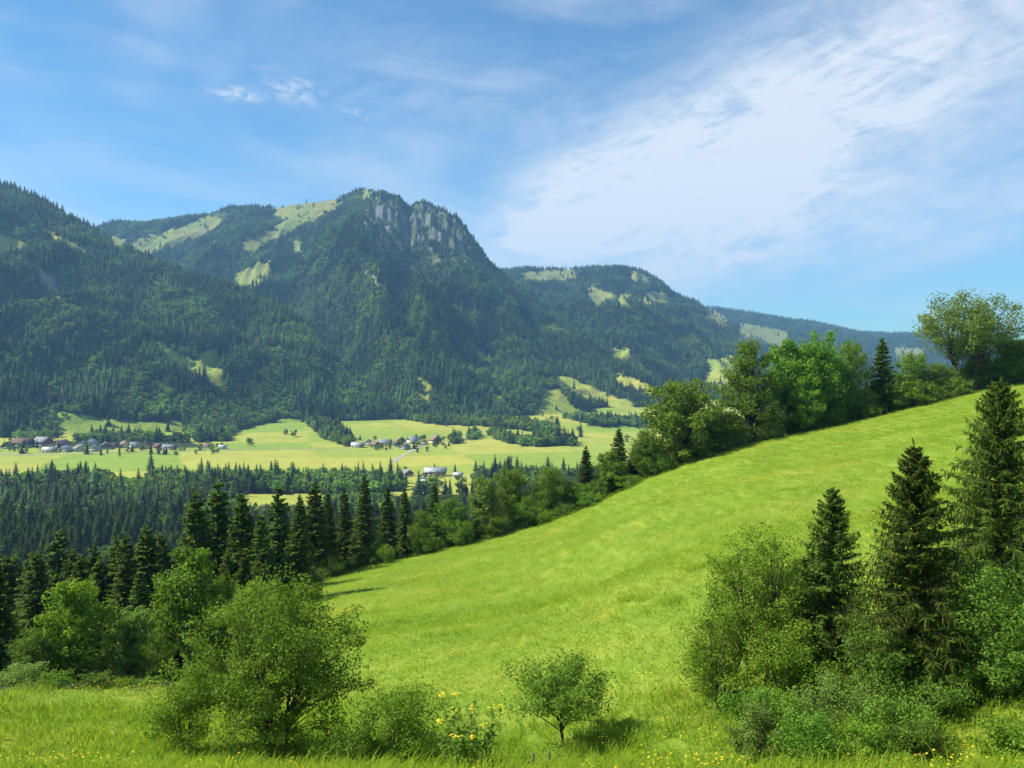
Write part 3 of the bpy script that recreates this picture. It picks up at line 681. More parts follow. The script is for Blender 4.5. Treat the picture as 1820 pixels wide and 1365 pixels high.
broad('bush', 1440, 1262, 22.4, 1.9, 34, 190, 0.068, 'leaf', 'low bush at the bottom edge left of the greyish shrub', 'bush', 221, names=BN, base=0.0, stems=5, clr=0.28)
broad('bush', 1535, 1268, 22.0, 1.7, 34, 190, 0.066, 'leaf_lime', 'light bush at the bottom edge right of the greyish shrub', 'bush', 222, names=BN, base=0.0, stems=5, clr=0.28)
broad('bush', 1640, 1275, 21.8, 1.6, 34, 190, 0.066, 'leaf_dark', 'dark low bush at the bottom edge below the middle spruce', 'bush', 223, names=BN, base=0.0, stems=5, clr=0.28)
broad('shrub', 1345, 1235, 24.6, 1.7, 30, 150, 0.07, 'leaf_grey', 'pale small shrub at the front left of the right hand thicket', 'shrub', 224, names=BN, base=0.0, stems=6, clr=0.28, twigs=3)
def post(px, Y, h, lean, label):
    X, Y, z = spot(px, Y, 0.1); b = MB(); q = np.linspace(0, 1, 4)[:, None]
    b.tube(np.c_[lean * q * h, 0.02 * q, q * h], [0.055, 0.05, 0.048, 0.036], 7); b.tube([(lean * h, 0.02, h), (lean * h * 1.02, 0.02, h + 0.012)], [0.036, 0.004], 7)
    o = link('fence_post', b.mesh('fence_post', M['bark_pale'], False)); o.location = (X, Y, z); tag(o, label, 'post', 'old posts at the bottom of the meadow')
post(947, 27.6, 0.62, 0.03, 'short weathered post left of the pair at the bottom edge')
post(977, 27.4, 0.66, -0.04, 'short weathered post right of the pair, under the crooked tree')
# --- tall herb with yellow flowers
def flower_bush(px, top, Y, wid, label):
    g = np.random.default_rng(77); h = size_for(px, top, Y); X, Y, z = spot(px, Y, 0.05)
    st = MB(); lf = MB(); fl = MB()
    for k in range(46):
        an = g.uniform(0, 6.28); r = wid * 0.28 * math.sqrt(g.random()); hh = h * g.uniform(0.55, 1.0)
        b_ = np.array([math.cos(an) * r, math.sin(an) * r, 0]); t_ = np.array([math.cos(an) * r * 2.0, math.sin(an) * r * 2.0, hh])
        q = np.linspace(0, 1, 5)[:, None]; pth = b_ * (1 - q) + t_ * q; pth[:, :2] += g.normal(size=(5, 2)) * 0.02
        st.tube(pth, 0.012 * (1 - 0.7 * q[:, 0]), 4)
        n_ = 20; f_ = g.uniform(0.08, 0.98, n_)[:, None]; P = b_ * (1 - f_) + t_ * f_
        U = nrm(np.c_[g.normal(size=(n_, 2)), g.uniform(-0.5, 0.7, n_)]) * g.uniform(0.14, 0.28, (n_, 1))
        lf.rhombs(P, U, nrm(np.cross(U, g.normal(size=(n_, 3)) * 0.4 + [0, 0, 1])) * 0.045, g.random(n_))
        if k % 3 == 0:
            n_ = 8; P = t_ + g.normal(size=(n_, 3)) * np.array([0.07, 0.07, 0.03]) + [0, 0, 0.03]
            U = nrm(np.c_[g.normal(size=(n_, 2)), 0.3 * g.normal(size=n_)]) * 0.075
            fl.rhombs(P - U / 2, U, nrm(np.cross(U, [[0, 0, 1.0]])) * 0.035, g.random(n_))
    o = thing('flowering_bush', (X, Y, z), label, 'bush')
    link('stems', st.mesh('stems', M['leaf_dark'], True), o); link('foliage', lf.mesh('foliage', M['leaf']), o); link('blossoms', fl.mesh('blossoms', M['petal']), o)
flower_bush(832, 1232, 26.6, 2.1, 'leafy bush with yellow flowers at the bottom edge left of the crooked tree')

# --- mid-distance model trees shared by the woods
SPR = [spruce(300 + k, 20.0, r_, 42, 7, 9, 0.18, M['spruce'], base=0.03, droop=0.42, lift=0.6) for k, r_ in enumerate([4.0, 4.4, 3.5, 4.8, 4.1, 4.5])]
LEAFK = ['leaf', 'leaf', 'leaf_dark', 'leaf', 'leaf_lime', 'leaf_dark', 'leaf', 'leaf_grey']
BRD = [deciduous(400 + k, 14.0, w_, 95, 125, 0.38, M[LEAFK[k]], base=b_ * 0.4, clr=0.27, egg=e_, open_=0.5) for k, (w_, b_, e_) in enumerate([(9.5, 0.12, 0.1), (8.5, 0.15, 0.2), (10.5, 0.08, 0.0), (7.5, 0.14, 0.3), (8.0, 0.08, 0.35), (9.0, 0.12, 0.15), (11.0, 0.10, 0.05), (7.0, 0.05, 0.3)])]
BSH = [deciduous(450 + k, 4.0, 5.0, 48, 120, 0.23, M[['leaf', 'leaf_lime', 'leaf_grey', 'leaf_dark'][k]], base=0.0, stems=4, clr=0.30) for k in range(4)]
def put_spruce(px, top, Y, label, group, k, wf=1.0, rz=0.0):
    h = size_for(px, top, Y); X, Y, z = spot(px, Y, 0.3); s_ = (h + 0.3) / 20.0
    return plant('spruce_tree', SPR[k % 6], (X, Y, z), label, 'spruce', group, rz, (s_ * wf, s_ * wf, s_))
def put_broad(px, top, Y, wpx, label, group, k, rz=0.0, cat='tree', name='broadleaf_tree', src=None):
    h = size_for(px, top, Y); X, Y, z = spot(px, Y, 0.3)
    ms = (src or BRD)[k % len(src or BRD)]
    hz = max(v.co.z for v in ms[1].vertices); wz = max(abs(v.co.x) for v in ms[1].vertices) * 2
    sw = wpx * Y / F / wz; s_ = (h + 0.3) / hz
    return plant(name, ms, (X, Y, z), label, cat, group, rz, (sw, sw, s_), names=('trunk', 'crown') if cat == 'tree' else BN)

# tree line along the far edge of the meadow, from the right to the left
TL = 'trees along the far edge of the meadow'
MID_T = [
    # px, top, depth past the edge, width px, model, label
    (1212, 668, 4, 190, 0, 'big round broadleaf tree at the left end of the tall tree line'),
    (1150, 760, 3, 80, 5, 'lower broadleaf tree tucked against the left of the big round one'),
    (1268, 705, 7, 90, 2, 'dark narrow tree between the big round tree and the ragged pine-like tree'),
    (1402, 600, 7, 130, 3, 'tall light green tree right of the ragged pointed tree'),
    (1452, 583, 5, 120, 1, 'tallest bright broadleaf tree of the pair in the middle of the tree line'),
    (1508, 596, 6, 110, 6, 'broad leafy tree immediately left of the dark pointed spruce'),
    (1432, 660, 2, 90, 4, 'sunlit lime green tree with pale thin trunks in front of the tall pair'),
    (1535, 690, 3, 70, 5, 'short dark tree at the foot of the pointed spruce'),
    (1622, 622, 6, 90, 0, 'rounded tree right of the dark pointed spruce'),
    (1668, 640, 5, 90, 6, 'mid green tree under the left side of the tall open tree'),
    (1740, 612, 6, 100, 2, 'dark leafy tree under the crown of the tall open tree'),
    (1800, 588, 5, 90, 1, 'broadleaf tree at the right edge beside the tall open tree'),
    (1795, 640, 2, 80, 5, 'lower dark tree at the right edge of the tree line'),
    (1085, 800, 5, 80, 3, 'green tree left of the pointed spruce at the bend of the tree line'),
    (975, 822, 5, 84, 6, 'tall rounded tree above the low end of the meadow edge'),
    (908, 826, 8, 92, 0, 'large greyish green broadleaf tree left of the tall rounded one'),
    (860, 846, 5, 84, 7, 'pale green tree right of the last tall spruces'),
    (800, 880, 5, 80, 5, 'dark broadleaf tree beside the last tall spruces'),
    (935, 880, 3, 70, 2, 'lower dark tree at the meadow edge below the tall rounded one'),
    (1010, 850, 4, 70, 5, 'dark tree behind the rounded bushes of the lower edge'),
    (745, 900, 4, 60, 6, 'leafy tree squeezed between the tall spruces'),
]
for i, (px, top, off, wpx, k, lb) in enumerate(MID_T):
    put_broad(px, top, float(edge_Y(px)) + off, wpx, lb, TL, k, rz=i * 1.3)
for i, (px, top, off, wpx, k, lb) in enumerate([
        (1612, 672, 1.5, 110, 0, 'wide sunlit bush below the rounded tree in the tree line'),
        (1545, 715, 1.2, 60, 1, 'pale bush at the meadow edge under the pointed spruce'),
        (1660, 680, 1.5, 80, 3, 'dark bush under the left side of the tall open tree'),
        (1700, 672, 1.5, 70, 0, 'bush at the foot of the tall open tree'),
        (1240, 775, 1.5, 70, 3, 'dark bush at the right foot of the big round tree'),
        (1300, 752, 1.5, 70, 3, 'dark bush at the foot of the ragged pointed tree'),
        (1365, 730, 1.5, 60, 3, 'dark bush left of the pale thin trunks'),
        (1480, 722, 1.5, 60, 3, 'dark bush right of the pale thin trunks'),
        (1120, 842, 1.2, 74, 0, 'light bush at the meadow edge left of the big round tree'),
        (1170, 800, 1.4, 70, 1, 'sunlit low bush under the left of the big round tree'),
        (1048, 872, 1.4, 72, 0, 'round bush half way down the meadow edge'),
        (1005, 895, 1.0, 50, 3, 'small dark bush left of the round bush on the edge'),
        (960, 900, 1.0, 56, 1, 'light bush at the meadow edge under the tall rounded tree'),
        (880, 915, 1.2, 60, 3, 'dark bush at the edge under the greyish broadleaf tree'),
        (820, 922, 1.2, 70, 0, 'rounded green bush right of the pale small bush'),
        (686, 965, 1.0, 36, 1, 'small pale bush at the foot of the tallest edge spruce'),
        (560, 1005, 0.8, 34, 2, 'grey green bush at the lower left corner of the meadow'),
        (590, 985, 1.2, 50, 3, 'dark bush behind the grey green one at the meadow corner'),
        (755, 935, 1.2, 56, 3, 'dark bush between the spruces and the meadow edge')]):
    put_broad(px, top, float(edge_Y(px)) + off, wpx, lb, 'bushes along the far edge of the meadow', k, rz=i * 2.1, cat='bush', name='bush', src=BSH)
for i, (px, top, off, wf, lb) in enumerate([
        (1568, 602, 5, 1.25, 'very dark pointed spruce in the middle of the upper tree line'),
        (1098, 763, 8, 1.2, 'pointed spruce left of the big round tree'),
        (1042, 795, 8, 1.2, 'spruce between the two rounded trees of the lower edge'),
        (1128, 790, 8, 1.1, 'small spruce touching the left of the big round tree'),
        (648, 848, 6, 1.0, 'tallest spruce at the lower meadow edge'),
        (690, 868, 9, 1.0, 'spruce just right of the tallest edge spruce'),
        (720, 868, 6, 0.95, 'slim spruce second right of the tallest edge spruce'),
        (770, 862, 8, 1.0, 'spruce beside the pale green tree on the lower edge'),
        (612, 872, 10, 0.95, 'spruce just left of the tallest edge spruce'),
        (560, 860, 9, 1.1, 'broad dense spruce at the left end of the meadow edge'),
        (584, 878, 7, 0.9, 'narrow spruce right of the broad dense one'),
        (532, 885, 12, 0.9, 'slim spruce left of the broad dense one'),
        (496, 868, 16, 1.0, 'spruce standing against the yellow field gap'),
        (432, 880, 16, 1.0, 'spruce left of the yellow field gap'),
        (386, 858, 24, 1.05, 'highest spruce at the left of the yellow field gap'),
        (345, 880, 22, 1.0, 'spruce left of the highest one by the field gap'),
        (465, 915, 10, 0.9, 'lower spruce in front of the yellow field gap')]):
    put_spruce(px, top, float(edge_Y(px)) + off + (25 if px < 500 else 0), lb, 'spruces along the far edge of the meadow', i, wf, i * 1.9)

ORD6 = ['first', 'second', 'third', 'fourth', 'fifth', 'sixth']
UL = ['the grey green corner bush', 'the edge spruces', 'the pale green tree', 'the round bush', 'the big round tree', 'the ragged conifer', 'the dark pointed spruce', 'the tall open tree']
def under_label(i): return f'shaded undergrowth bush behind {UL[min(i // 6, 7)]}, {ORD6[i % 6]} from left'
for i, px in enumerate(np.arange(560, 1850, 27)):
    Yb = float(edge_Y(px)) + 9 + 5 * math.sin(i * 2.7); e_ = float(edge_py(px))
    put_broad(float(px), e_ - (52 + 22 * math.sin(i * 1.9)) * (0.75 if px < 1150 else 1.0), Yb, 66, under_label(i), 'undergrowth behind the tree line', 3, rz=i * 1.3, cat='bush', name='bush', src=BSH)
Xr = float(edge_Y(1332)) + 5; hr = size_for(1332, 586, Xr); lr = spot(1332, Xr, 0.3)
plant('broadleaf_tree', deciduous(502, hr, 11.5, 120, 110, 0.36, M['leaf_dark'], base=0.03, clr=0.22, egg=0.62, open_=0.6), lr, 'ragged broad pointed tree right of the big round tree', 'tree', TL, rz=0.6)
# the tall open tree at the upper right: bare spreading limbs under a fan crown
X, Y, z = spot(1722, 150.0, 0.3)
h = size_for(1722, 512, 150.0)
plant('broadleaf_tree', deciduous(501, h, 14.8, 150, 120, 0.36, M['leaf_grey'], base=0.34, stems=4, clr=0.20, egg=-0.12, open_=0.6, twigs=2), (X, Y, z), 'tall open tree with spreading limbs rising above the tree line', 'tree', TL)

# left wood edge beyond the shelf
for i, (px, top, Y, wpx, k, lb) in enumerate([
        (130, 1022, 56, 170, 4, 'lime green tree at the left edge of the shelf'),
        (232, 1080, 58, 110, 7, 'pale grey green tree right of the lime one'),
        (340, 965, 66, 150, 3, 'tall loose green tree in front of the spruce wood'),
        (395, 1010, 72, 100, 5, 'dark green tree behind the many stemmed foreground tree'),
        (60, 1110, 54, 110, 5, 'dark tree behind the bushes at the left edge'),
        (280, 1120, 56, 80, 2, 'low dark tree between the pale tree and the tall loose one'),
        (455, 1030, 84, 90, 7, 'pale tree just above the many stemmed foreground tree')]):
    put_broad(px, top, Y, wpx, lb, 'broadleaf trees at the near edge of the left wood', k, rz=i * 1.1 + 0.4)
for i, (px, top, Y, wpx, k, lb) in enumerate([
        (30, 1180, 44, 110, 2, 'grey green bush at the left edge behind the grass shelf'),
        (95, 1195, 43, 90, 0, 'bush under the lime green tree'),
        (165, 1195, 44, 80, 3, 'dark bush right below the lime green tree'),
        (215, 1205, 45, 80, 1, 'light bush in the middle of the shelf edge'),
        (262, 1205, 46, 80, 0, 'bush at the right end of the shelf edge')]):
    put_broad(px, top, Y, wpx, lb, 'bushes behind the grass shelf', k, rz=i * 1.7, cat='bush', name='bush', src=BSH)
for i, (px, top, Y, wf, lb) in enumerate([
        (-6, 995, 62, 1.25, 'dark spruce cut off by the left edge'),
        (62, 985, 78, 1.1, 'dark spruce right of the one at the left edge'),
        (210, 958, 84, 1.05, 'tall spruce behind the lime green tree'),
        (262, 940, 88, 1.0, 'spruce behind the pale grey green tree')]):
    put_spruce(px, top, Y, lb, 'spruces at the near edge of the left wood', i, wf, i * 2.3)

# ------------------------------------------------------------------ scattered woods
def scatter(x0, x1, y0, y1, sp, seed):
    g = np.random.default_rng(seed)
    gx, gy = np.meshgrid(np.arange(x0, x1, sp), np.arange(y0, y1, sp))
    gx = gx.ravel() + g.uniform(-0.48, 0.48, gx.size) * sp; gy = gy.ravel() + g.uniform(-0.48, 0.48, gy.size) * sp
    m = np.abs(gx / np.maximum(gy, 1)) < 0.76
    return gx[m], gy[m], g
def visible(X, Y, z, tall):
    ti = np.clip(np.searchsorted(tt, X / Y), 0, len(tt) - 1); yi = np.clip(np.searchsorted(YY, Y) - 2, 0, len(YY) - 1)
    return (z + tall) / Y > EL[yi, ti] - 0.0005

def gn_scatter(name, label, protos, pos, idx, sw, sh, rot, cat='forest', tilt=None):
    """one 'stuff' object: instances of the protos on points"""
    me = bpy.data.meshes.new(name); n = len(pos)
    me.vertices.add(n); me.vertices.foreach_set('co', np.asarray(pos, np.float32).ravel())
    for nm, ty, arr in (('pick', 'INT', idx), ('sw', 'FLOAT', sw), ('sh', 'FLOAT', sh), ('rz', 'FLOAT', rot)):
        at = me.attributes.new(nm, ty, 'POINT'); at.data.foreach_set('value', np.asarray(arr, np.int32 if ty == 'INT' else np.float32))
    o = link(name, me); tag(o, label, cat, kind='stuff')
    ng = bpy.data.node_groups.new(name + '_scatter', 'GeometryNodeTree')
    ng.interface.new_socket('Geometry', in_out='INPUT', socket_type='NodeSocketGeometry'); ng.interface.new_socket('Geometry', in_out='OUTPUT', socket_type='NodeSocketGeometry')
    N = ng.nodes; Lk = ng.links
    gi = N.new('NodeGroupInput'); go = N.new('NodeGroupOutput'); ip = N.new('GeometryNodeInstanceOnPoints'); jn = N.new('GeometryNodeJoinGeometry')
    for p in reversed(protos):
        oi = N.new('GeometryNodeObjectInfo'); oi.inputs['Object'].default_value = p; oi.inputs['As Instance'].default_value = True
        Lk.new(oi.outputs['Geometry'], jn.inputs[0])
    def attr(nm, ty):
        a_ = N.new('GeometryNodeInputNamedAttribute'); a_.data_type = ty; a_.inputs['Name'].default_value = nm; return a_.outputs['Attribute']
    cb = N.new('ShaderNodeCombineXYZ'); w_ = attr('sw', 'FLOAT'); Lk.new(w_, cb.inputs[0]); Lk.new(w_, cb.inputs[1]); Lk.new(attr('sh', 'FLOAT'), cb.inputs[2])
    cr = N.new('ShaderNodeCombineXYZ'); Lk.new(attr('rz', 'FLOAT'), cr.inputs[2])
    Lk.new(gi.outputs[0], ip.inputs['Points']); Lk.new(jn.outputs[0], ip.inputs['Instance']); ip.inputs['Pick Instance'].default_value = True
    Lk.new(attr('pick', 'INT'), ip.inputs['Instance Index']); Lk.new(cr.outputs[0], ip.inputs['Rotation']); Lk.new(cb.outputs[0], ip.inputs['Scale'])
    Lk.new(ip.outputs[0], go.inputs[0])
    md = o.modifiers.new('scatter', 'NODES'); md.node_group = ng
    return o
def proto(name, me):
    return bpy.data.objects.new(name, me)          # never linked to the scene: only a source for the scatter
def merged(tr, cr, name):
    """trunk and crown of a model tree as one mesh with two materials, for the scattered woods"""
    me = bpy.data.meshes.new(name); import bmesh
    bm = bmesh.new(); bm.from_mesh(tr); n0 = len(bm.faces); bm.from_mesh(cr); bm.faces.ensure_lookup_table()
    for f in bm.faces[n0:]: f.material_index = 1
    bm.to_mesh(me); bm.free(); me.materials.append(tr.materials[0]); me.materials.append(cr.materials[0]); return me
MIDP = [proto('wood_spruce', merged(a_, b_, 'wood_spruce')) for a_, b_ in SPR] + [proto('wood_broadleaf', merged(a_, b_, 'wood_broadleaf')) for a_, b_ in BRD]
# light models for the far woods
def far_spruce(seed):
    g = np.random.default_rng(seed); cr = MB(); H, R = 20.0, g.uniform(3.8, 5.0)
    for wi in range(11):
        h = H * (0.06 + 0.90 * wi / 11); n_ = 7 if wi < 8 else 5
        a_ = g.uniform(0, 6.28) + np.arange(n_) * 6.283 / n_ + g.normal(size=n_) * 0.15
        L = (R * (1 - h / H) ** 0.85 + 0.35) * g.uniform(0.75, 1.2, n_)
        d = np.stack([np.cos(a_), np.sin(a_), np.zeros(n_)], 1); P = np.tile([0, 0, h + 0.9], (n_, 1)) + d * 0.1
        U = d * L[:, None] + np.array([0, 0, -1.0]) * (L * 0.55)[:, None]
        cr.rhombs(P, U, np.stack([-d[:, 1], d[:, 0], np.zeros(n_)], 1) * (L * 0.42)[:, None], g.random(n_))
    a_ = np.arange(5) / 5 * 6.283
    V = np.concatenate([np.stack([np.cos(a_) * R * 0.5, np.sin(a_) * R * 0.5, np.full(5, 1.0)], 1), [[0, 0, H]]])
    cr.add(V, T=[(i, (i + 1) % 5, 5) for i in range(5)], tt=0.3)
    return proto('far_spruce', cr.mesh('far_spruce', M['far_spruce']))
def far_broad(seed):
    g = np.random.default_rng(seed); cr = MB(); H = 14.0
    nc_ = 13; C = nrm(g.normal(size=(nc_, 3))) * g.uniform(0.45, 0.8, (nc_, 1)); C[:, 2] = np.clip(C[:, 2], -0.6, 0.8)
    for c in C:
        n_ = 15; d = nrm(g.normal(size=(n_, 3))); P = np.array([0, 0, H * 0.5]) + c * np.array([5, 5, H * 0.46]) + d * 1.7
        nv = nrm(d + 0.35 * g.normal(size=(n_, 3))); U = nrm(np.cross(nv, g.normal(size=(n_, 3)))); Wv = np.cross(nv, U)
        cr.rhombs(P - U * 1.0, U * 2.0, Wv * 0.8, np.clip(g.random(n_) * 0.7 + 0.15, 0, 1))
    return proto('far_broadleaf', cr.mesh('far_broadleaf', M['far_leaf']))
FAR = [far_spruce(600 + k) for k in range(6)] + [far_broad(650 + k) for k in range(5)]

# 1 the wood below the meadow: the nearest trees one by one, the rest as one mass
X, Y, g = scatter(-520, 330, 60, 720, 5.5, 11)
z, idx = terrain(X, Y); cv, px, py = cover(X, Y, z, idx)
ok = (cv == 1) & visible(X, Y, z, 24) & ((idx == 0) & (Y > edge_Y(px) + 9) | (idx == 1)) & ((px < 640) | (Y > edge_Y(px) + 13))
ok &= ~((Y < 72) & (px > 0) & (px < 420))
X, Y, z, px, idx = X[ok], Y[ok], z[ok], px[ok], idx[ok]
n = len(X); dec = (fbm(X / 45, Y / 45, 211, 2) > 0.16) | (g.random(n) < np.where(idx == 1, 0.22, 0.07))
hgt = np.where(dec, g.uniform(10, 16, n), g.uniform(17, 26, n)); hgt *= np.clip(0.60 + 0.40 * sstep(Y, 60, 150), 0, 1)
# keep crowns below the sight line the photograph shows for this part of the wood
cap_py = np.interp(Y, [60, 120, 200, 300, 450, 700], [1000, 950, 910, 890, 872, 842]) + 58 * g.random(n) ** 1.3
cap_py = np.where(px > 560, np.maximum(cap_py, np.interp(px, [560, 640, 760, 900, 1000, 1140], [878, 872, 878, 850, 830, 800])), cap_py)
cap_py = np.where((px < 640) & (Y < 260), cap_py - 30, cap_py)
cap_py = np.where((px > 425) & (px < 575), np.maximum(cap_py, 896 + g.uniform(0, 18, n)), cap_py)
cap_py = np.where((px > 690) & (px < 845), np.maximum(cap_py, 872 + g.uniform(0, 14, n)), cap_py)
maxh = Y * (HY - cap_py) / F - z
hgt = np.minimum(hgt, np.maximum(maxh, 4.0))
app = hgt / Y
front = np.argsort(-app)
ns = nd = 0; single = np.zeros(n, bool)
for i in front:
    if px[i] < -25 or px[i] > 1845: continue
    if dec[i]:
        if nd < 90: single[i] = True; nd += 1
    elif ns < 260: single[i] = True; ns += 1
ORD = ['first', 'second', 'third', 'fourth', 'fifth', 'sixth', 'seventh', 'eighth', 'ninth', 'tenth', 'eleventh', 'twelfth', 'thirteenth', 'fourteenth', 'fifteenth'] + ['sixteenth', 'seventeenth', 'eighteenth', 'nineteenth', 'twentieth'] + ['twenty-' + q_ for q_ in ('first', 'second', 'third', 'fourth', 'fifth', 'sixth', 'seventh', 'eighth', 'ninth')] + ['thirtieth']
LM = [(95, 'left of the lime green tree'), (190, 'behind the lime green tree'), (290, 'above the pale tree'), (370, 'behind the tall loose tree'), (430, 'left of the field gap'), (560, 'below the field gap'), (700, 'behind the edge spruces'), (3000, 'behind the meadow edge')]
wood_label = {}
bins = {}
for i in np.where(single)[0]:
    row_ = 'near' if Y[i] < 110 else ('second' if Y[i] < 150 else ('third' if Y[i] < 200 else ('fourth' if Y[i] < 260 else 'far')))
    lm_ = next(t_ for p_, t_ in LM if px[i] < p_)
    kind_ = 'broadleaf tree' if dec[i] else ('tall spruce' if hgt[i] > 16 else 'short spruce')
    bins.setdefault((kind_, row_, lm_), []).append(i)
for (kind_, row_, lm_), li in bins.items():
    for r_, i in enumerate(sorted(li, key=lambda j: px[j])):
        wood_label[i] = f"{kind_} in the wood's {row_} belt, {lm_}, {ORD[min(r_, 29)]} from left"
for i in np.where(single)[0]:
    r_ = float(g.random()); rz = float(g.uniform(0, 6.28)); k = int(g.integers(0, 100))
    side = ('front rows' if Y[i] < 130 else ('middle rows' if Y[i] < 220 else 'back rows')) + (' at its left end' if px[i] < 200 else (' behind the many stemmed tree' if px[i] < 560 else ' behind the meadow edge'))
    if dec[i]:
        s_ = hgt[i] / 14.0
        plant('broadleaf_tree', BRD[k % 8], (X[i], Y[i], z[i] - 0.2), wood_label[i], 'tree', 'broadleaf trees inside the spruce wood', rz, (s_, s_, s_))
    else:
        s_ = hgt[i] / 20.0; wf = 0.95 + 0.3 * r_
        plant('spruce_tree', SPR[k % 6], (X[i], Y[i], z[i] - 0.2), wood_label[i], 'spruce', 'spruces of the dense wood below the meadow', rz, (s_ * wf, s_ * wf, s_))
rs = ~single
def picks(dec, g, a0, na, b0_, nb_):
    m_ = len(dec); return np.where(dec, b0_ + g.integers(0, nb_, m_), a0 + g.integers(0, na, m_))
nr_ = rs & (Y < 560); fr_ = rs & (Y >= 560)
for mask, prs, nm, lb, (a0, na, b0_, nb_) in ((nr_, MIDP, 'spruce_wood', 'rest of the dense spruce wood on the slope below the meadow', (0, 6, 6, 8)), (fr_, FAR, 'valley_wood', 'dense dark spruce belt on the valley floor in front of the villages', (0, 6, 6, 5))):
    d_ = dec[mask]; m_ = int(mask.sum()); base = np.where(d_, 14.0, 20.0); s_ = hgt[mask] / base
    gn_scatter(nm, lb, prs, np.c_[X[mask], Y[mask], z[mask] - 0.3], picks(d_, g, a0, na, b0_, nb_), s_ * g.uniform(0.95, 1.3, m_), s_, g.uniform(0, 6.28, m_))
print('WOOD', n, ns, nd)

# 2 valley copses and the woods on the mountains
VILL = [[(-30, 784), (120, 786), (320, 786), (410, 792), (400, 808), (200, 812), (-30, 812)], [(626, 782), (790, 778), (800, 796), (740, 806), (626, 800)], [(700, 836), (850, 836), (850, 870), (720, 872)]]
def far_woods(name, label, box, sp, seed, which, tall, dec_bias):
    X, Y, g = scatter(*box, sp, seed)
    z, idx = terrain(X, Y); cv, px, py = cover(X, Y, z, idx)
    ok = visible(X, Y, z, 34) & np.isin(idx, which)
    e = 4.0; gx = (terrain(X + e, Y)[0] - z) / e; gy = (terrain(X, Y + e)[0] - z) / e; slope = np.hypot(gx, gy)
    dens = np.where(cv == 1, 1.0, 0.0)
    dens = np.where(cv == 2, np.where(slope < 0.9, 0.5, 0.06), dens)
    dens = np.where(cv == 3, 0.12, dens)
    dens = np.where((cv == 1) & (slope > 3.5), 0.6, dens)
    dens = np.where((cv == 0) & (idx >= 2), 0.05 * sstep(fbm(X / 60, Y / 60, 117, 3), 0.0, 0.3) + 0.008, dens); dens = np.where((cv == 0) & (idx == 1), 0.0012, dens)
    vill = np.zeros(len(X), bool)
    for p in VILL: vill |= inpoly(px, py, p)
    vill &= (idx == 1); dens = np.where(vill, 0.075, dens)
    ok &= g.random(len(X)) < dens; vill = vill[ok]
    X, Y, z, idx, px, py = X[ok], Y[ok], z[ok], idx[ok], px[ok], py[ok]; n = len(X)
    nn = fbm(X / 130, Y / 130, seed + 3, 3) + 0.35 * g.normal(size=n) * 0.5
    dec = nn > dec_bias
    foot = (idx == 1) | ((py > 690) & (px > 330) & (px < 450))
    dec = np.where(foot, g.random(n) < 0.75, dec)
    h_ = np.where(dec, g.uniform(9, 15, n), g.uniform(0.5, 1.12, n) * tall) * (1 - 0.25 * sstep(z, 250, 600))
    h_ = np.where(vill, h_ * 0.6, h_)
    s_ = h_ / np.where(dec, 14.0, 20.0)
    gn_scatter(name, label, FAR, np.c_[X, Y, z - 0.6], picks(dec, g, 0, 6, 6, 5), s_ * g.uniform(1.0, 1.6, n), s_, g.uniform(0, 6.28, n))
    print('FAR', name, n)
far_woods('valley_copse', 'copses and hedgerow trees on the valley floor around the villages', (-1200, 900, 720, 2050), 6.5, 21, [1], 22, 0.3)
far_woods('mountain_forest', 'spruce forest covering the left mountain flank', (-1950, 200, 1200, 2500), 7.0, 22, [2], 26, 0.02)
far_woods('mountain_forest', 'spruce forest covering the rocky mountain below its cliffs', (-2300, 800, 1600, 3720), 7.2, 23, [3], 25, 0.03)
far_woods('mountain_forest', 'spruce forest covering the flat topped mountain', (-100, 1400, 1800, 4050), 8.5, 24, [4], 24, 0.20)
far_woods('mountain_forest', 'spruce forest on the low distant ridge at right', (600, 3700, 2400, 5750), 14.0, 25, [5], 25, 0.35)

# ------------------------------------------------------------------ houses
M['white_wall'] = plain_mat('white_render', (0.48, 0.47, 0.44), 0.85, 0.4, 0.08)
M['cream_wall'] = plain_mat('cream_render', (0.62, 0.54, 0.42), 0.85, 0.4, 0.08)
M['wood_wall'] = plain_mat('brown_boards', (0.14, 0.085, 0.05), 0.85, 0.8, 0.3)
M['red_wall'] = plain_mat('red_boards', (0.20, 0.09, 0.07), 0.85, 0.8, 0.2)
M['roof_brown'] = plain_mat('brown_tiles', (0.13, 0.075, 0.055), 0.8, 0.6, 0.3)
M['roof_red'] = plain_mat('red_tiles', (0.22, 0.135, 0.11), 0.8, 0.6, 0.3)
M['roof_grey'] = plain_mat('grey_tiles', (0.20, 0.20, 0.21), 0.7, 0.6, 0.25)
M['roof_pale'] = plain_mat('pale_metal_roof', (0.32, 0.33, 0.35), 0.5, 0.6, 0.15)
M['glass'] = plain_mat('window_glass', (0.03, 0.035, 0.045), 0.1)
wb = MB(); wb.box((-0.6, -0.06, 0), (0.6, 0.06, 1.3)); WIN = wb.mesh('window', M['glass'])
cb_ = MB(); cb_.box((-0.4, -0.4, -1.2), (0.4, 0.4, 1.1)); CHIM = cb_.mesh('chimney', M['white_wall'])
